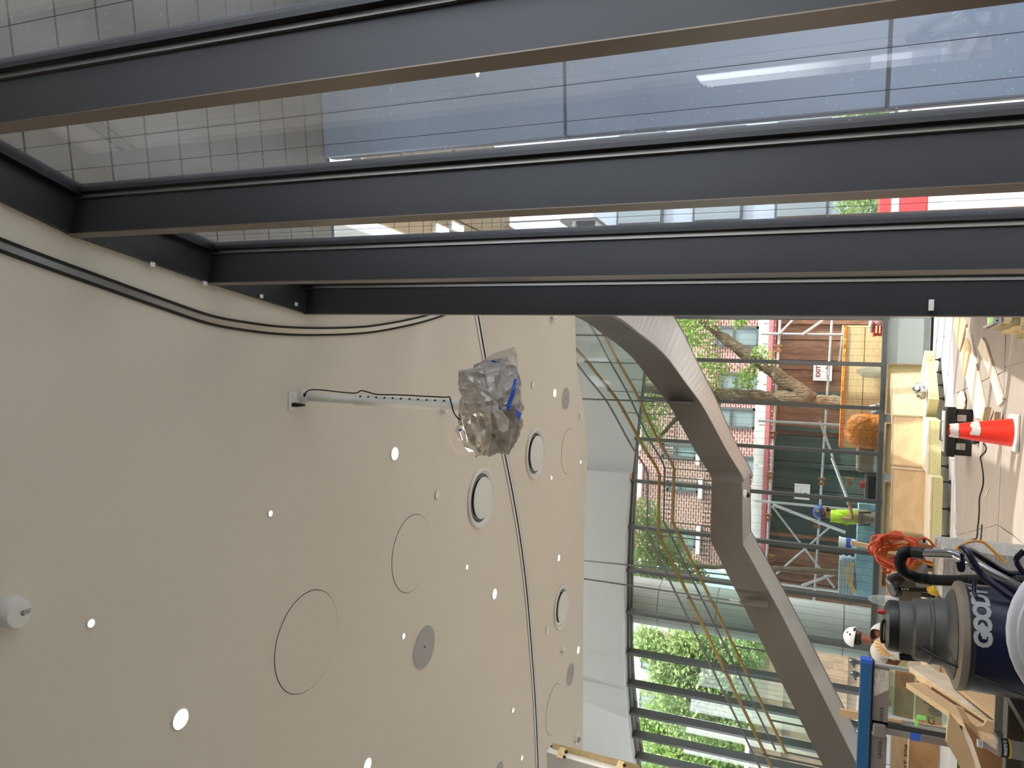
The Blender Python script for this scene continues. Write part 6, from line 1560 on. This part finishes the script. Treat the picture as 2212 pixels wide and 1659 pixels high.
for k in range(3): obj('print', MB().prism([tr(1947 + k * 6, 1270, -.324), tr(1951 + k * 6, 1270, -.324), tr(1951 + k * 6, 1275, -.324), tr(1947 + k * 6, 1275, -.324)], (0, -0.001, 0)), 'fix_grey', SP)
DR = thing('cordless_tool', tr(2020, 1275, -.3), 'yellow and black cordless tool at the end of the black strap', 'tool')
pd = tr(2021, 1274, -.3)
obj('body', MB().ell(pd, (0.035, 0.05, 0.055), 14, 8), 'yellow', DR, smooth=True); obj('grip', MB().tube([pd + W((0.02, 0, 0.02)), pd + W((0.05, 0, 0.07))], 0.022, 10), 'vac_black', DR, smooth=True); obj('battery', MB().box(pd + W((-0.005, -0.02, -0.05)), (0.06, 0.08, 0.04)), 'vac_black', DR, bevel=0.008)
# clear bottle on the trolley behind the vacuum head
bo = aty(1898, 1300, 5.0)
CBT = thing('clear_bottle', (bo.x, 5.0, bo.z - 0.1), 'small clear plastic bottle standing upright just behind the vacuum head', 'bottle')

# grey metal bin with louvres at the lower left and scrap timber
GYB = 3.5
gbx0, gbx1 = aty(2185, 1700, GYB).x, aty(2185, 1500, GYB).x
gz = aty(2170, 1560, GYB).z
BN = thing('metal_bin', ((gbx0 + gbx1) / 2, GYB + 0.3, 0), 'grey louvred metal bin in the left foreground', 'bin')
obj('front_panel', MB().box(((gbx0 + gbx1) / 2, GYB, gz / 2 - 0.03), (gbx1 - gbx0, 0.03, gz - 0.06)), 'grey_box', BN)
obj('top_flange', MB().box(((gbx0 + gbx1) / 2, GYB - 0.012, gz - 0.028), (gbx1 - gbx0 + 0.02, 0.06, 0.056)), 'grey_dark', BN, bevel=0.006)
obj('side_panel', MB().box((gbx1 - 0.01, GYB + 0.27, gz / 2 - 0.03), (0.02, 0.5, gz - 0.06)), 'grey_dark', BN); obj('side_panel', MB().box((gbx0 + 0.01, GYB + 0.27, gz / 2 - 0.03), (0.02, 0.5, gz - 0.06)), 'grey_dark', BN)
obj('back_panel', MB().box(((gbx0 + gbx1) / 2, GYB + 0.52, gz / 2 - 0.03), (gbx1 - gbx0, 0.02, gz - 0.06)), 'grey_box', BN)
obj('deck', MB().box(((gbx0 + gbx1) / 2, GYB + 0.27, gz - 0.10), (gbx1 - gbx0 - 0.04, 0.48, 0.02)), 'grey_box', BN)
lv = MB()
for k in range(14):
    for j in range(3):
        lv.box((gbx1 - 0.06 - k * 0.017, GYB - 0.0165, gz - 0.075 - j * 0.016), (0.010, 0.004, 0.010))
obj('louvre', lv, 'fix_dark', BN, kind='stuff')
obj('screw', MB().lathe([(0.008, 0), (0.005, 0.03), (0.001, 0.034)], 8, (gbx1 - 0.09, GYB - 0.015, gz - 0.05), Matrix.Rotation(PI / 2, 3, 'X')), 'chrome', BN)
pc1 = aty(2178, 1500, GYB - .05); pc2 = aty(2230, 1590, GYB - .12)
obj('corner_bar', MB().bar(pc1, pc2, 0.05, 0.02), 'grey_dark', BN)

# scrap timber on a trestle table beyond the bin
TBL = thing('trestle_table', (-1.75, 4.75, 0), 'low trestle table under the scrap timber', 'table')
tzt = 0.72
obj('top', MB().box((-1.7, 4.75, tzt - 0.015), (1.0, 0.9, 0.03)), 'ply_dark', TBL)
for (dx, dy) in ((-0.42, -0.38), (0.42, -0.38), (-0.42, 0.38), (0.42, 0.38)): obj('leg', MB().box((-1.7 + dx, 4.75 + dy, (tzt - 0.03) / 2), (0.05, 0.05, tzt - 0.03)), 'ply_edge', TBL)
def board(p, q_, w_, h_, m, label, up=(0, 0, 1)):
    tag(obj('timber_board', MB().bar(p, q_, w_, h_, up), m), label, 'board', 'scrap timber boards in the left foreground')
def sp_(x, y, d): return aty(x, y, d)
board(sp_(1984, 1443, 5.0), sp_(2190, 1580, 4.45), 0.03, 0.12, 'ply_pale', 'palest scrap board leaning against the vacuum drum, with a screw hole')
board(sp_(1990, 1462, 4.92), sp_(2200, 1606, 4.35), 0.03, 0.055, 'pine', 'narrow scrap board just under the palest one')
board(sp_(1973, 1480, 4.86), sp_(2170, 1612, 4.25), 0.03, 0.085, 'ply', 'lowest long scrap board at the left of the pile')
board(sp_(2085, 1482, 4.80), sp_(2200, 1570, 4.4), 0.02, 0.13, 'ply', 'wide scrap board leaning across behind the grey bin')
board(sp_(2100, 1470, 5.02), sp_(2190, 1540, 4.75), 0.02, 0.06, 'pine', 'thin scrap board next to the drum')
board(sp_(2125, 1478, 5.1), sp_(2200, 1524, 4.9), 0.02, 0.05, 'ply_pale', 'thin scrap board deep in the pile by the drum')
board(sp_(2000, 1428, 5.2), sp_(2080, 1472, 5.0), 0.03, 0.07, 'pine', 'short scrap board behind the motor head')
board(sp_(2012, 1436, 5.08), sp_(2032, 1444, 5.06), 0.05, 0.04, 'ply_pale', 'small pale block on the scrap boards')
board(sp_(1998, 1472, 4.88), sp_(2150, 1578, 4.42), 0.015, 0.03, 'hoard_brown', 'dark metal edged strip between the scrap boards')
def sheet_piece(out, d0, d1, m, label, name='curved_plywood', th=0.02):
    P = [aty(x, y, d0 + (d1 - d0) * (x - 2000) / 200.0) for x, y in out]
    tag(obj(name, MB().prism(P, (0, 0.0, -th) if False else (0, th, 0)), m), label, 'plywood', 'curved plywood offcuts')
def arc(cx, cy, rx, ry, a0, a1, n=12): return [(cx + rx * math.cos(math.radians(a0 + (a1 - a0) * k / n)), cy + ry * math.sin(math.radians(a0 + (a1 - a0) * k / n))) for k in range(n + 1)]
sheet_piece([(2065, 1525), (2082, 1532), (2096, 1560), (2110, 1570), (2124, 1568), (2132, 1556), (2150, 1560), (2142, 1582), (2128, 1600), (2112, 1607), (2098, 1596), (2086, 1575), (2078, 1552)], 4.4, 4.3, 'ply', 'horseshoe shaped plywood offcut under the scrap boards')
ov = [(2051, 1540), (2060, 1552), (2072, 1568), (2084, 1590), (2096, 1620), (2106, 1650), (2112, 1700), (2090, 1700), (2066, 1640), (2044, 1604), (2047, 1570)]
sheet_piece(ov, 4.25, 4.12, 'ply', 'large plywood offcut with one sweeping curved edge at the lower left', th=0.03)
kf = MB()
for k in range(26):
    t = k / 25.0; x = 2068 + 42 * t; y = 1562 + 118 * t - 22 * math.sin(t * PI) * -0.2
    p = aty(x, y, 3.72 - 0.2 * t); kf.box(p, (0.012, 0.02, 0.003), Matrix.Rotation(0.5, 3, 'Y'))
tag(obj('curved_plywood', MB().prism([aty(x, y, 4.33) for x, y in [(2082, 1560), (2100, 1600), (2120, 1660), (2150, 1720), (2190, 1720), (2170, 1640), (2150, 1585), (2120, 1600)]], (0, 0.02, 0)), 'ply_dark'), 'dark brown plywood sheet under the curved offcuts', 'plywood', 'curved plywood offcuts')
# water bottle in front of the bin
WB_Y = 3.36
zc = aty(2111, 1610, WB_Y).z
bx_ = aty(2150, 1612, WB_Y).x
WBT = thing('water_bottle', (bx_, WB_Y, zc - 0.184), 'clear water bottle with a black and yellow label in front of the grey bin', 'bottle')
def wl(prof, m, nm, n=28): return obj(nm, MB().lathe([(r, zc - d * 0.76) for r, d in prof], n, (bx_, WB_Y, 0), cap=False), m, WBT, smooth=True)
wl([(0.001, 0), (0.0145, 0), (0.0145, 0.018), (0.0155, 0.019), (0.0155, 0.021)], 'hatwhite', 'cap')
prof = [(0.012, 0.018), (0.0125, 0.026), (0.018, 0.045), (0.028, 0.072), (0.0325, 0.088), (0.0335, 0.095), (0.0335, 0.102)]
for k in range(16): prof += [(0.0335 if k % 2 == 0 else 0.0318, 0.135 + k * 0.0065)]
prof += [(0.033, 0.238), (0.028, 0.242), (0.001, 0.242)]
wl(prof, 'petplastic', 'bottle_body')
wl([(0.0338, 0.096), (0.0340, 0.097), (0.0340, 0.129), (0.0338, 0.130)], 'fix_dark', 'label_band')
wl([(0.0339, 0.128), (0.0342, 0.129), (0.0342, 0.136), (0.0339, 0.137)], 'yellow', 'label_stripe')
mb = text_mesh('WHITE C', 0.014, 0.0004, 0.0008)
vb = math.atan2(bx_, WB_Y)
for i, p in enumerate(mb.v):
    th = -vb + p.x / 0.0342; mb.v[i] = W((bx_ + (0.0344 + p.z) * math.sin(th), WB_Y - (0.0344 + p.z) * math.cos(th), zc - 0.0855 + p.y))
obj('lettering', mb, 'hatwhite', WBT)
# stool under the bottle (below the picture edge)
SB = thing('tall_stool', (bx_, WB_Y, 0), 'tall work stool under the water bottle, below the edge of the view', 'stool')
zs_ = zc - 0.1845
obj('seat', MB().box((bx_ - 0.02, WB_Y - 0.02, zs_ - 0.015), (0.18, 0.16, 0.03)), 'ply', SB)
for (dx, dy) in ((-0.07, -0.06), (0.07, -0.06), (-0.07, 0.06), (0.07, 0.06)): obj('leg', MB().box((bx_ - 0.02 + dx, WB_Y - 0.02 + dy, (zs_ - 0.03) / 2), (0.03, 0.03, zs_ - 0.03)), 'ply_edge', SB)
# bottle behind the head stands on the trolley top
zz0 = aty(1876, 1300, 5.35).z; bxx = aty(1890, 1300, 5.35).x; Yb = 5.42
def bl2(prof, m, nm): return obj(nm, MB().lathe([(r, zz0 - d) for r, d in prof], 20, (bxx, Yb, 0), cap=False), m, CBT, smooth=True)
dz_ = zz0 - (z1_)
CBT.location = (bxx, Yb, z1_); ORG[CBT.name] = W((bxx, Yb, z1_))
bl2([(0.001, 0.0), (0.012, 0.004), (0.026, 0.03), (0.031, 0.06), (0.032, dz_ - 0.01), (0.026, dz_ - 0.001), (0.001, dz_ - 0.001)], 'petplastic', 'bottle_body')
bl2([(0.0325, dz_ * 0.55), (0.0328, dz_ * 0.9)], 'fix_white', 'label_band')
# round white rim close to the camera
WD = 1.15
wc = aty(2415, 1388, WD); wr = 190.0 / pxm(wc)
WH = thing('round_fan', (wc.x, wc.y, 0), 'round white rimmed pedestal fan very close to the camera, mostly out of view', 'fan')
rx = Matrix.Rotation(PI / 2, 3, 'X')
ringp = [wc + W((wr * math.cos(a), 0, wr * math.sin(a))) for a in [2 * PI * k / 40 for k in range(40)]]
obj('rim', MB().tube(ringp, 18.0 / pxm(wc), 12, True), 'hatwhite', WH, smooth=True)
obj('disc', MB().lathe([(0.001, 0), (wr, 0), (wr, 0.02), (0.001, 0.03)], 40, wc, rx, cap=False), 'hatwhite', WH, smooth=True)
obj('pole', MB().tube([wc - W((0, 0, wr)), W((wc.x, wc.y, 0.03))], 0.014, 10), 'hatwhite', WH, smooth=True)
obj('base', MB().lathe([(0.16, 0), (0.16, 0.02), (0.05, 0.035), (0.02, 0.04)], 28, (wc.x, wc.y, 0)), 'hatwhite', WH, smooth=True)
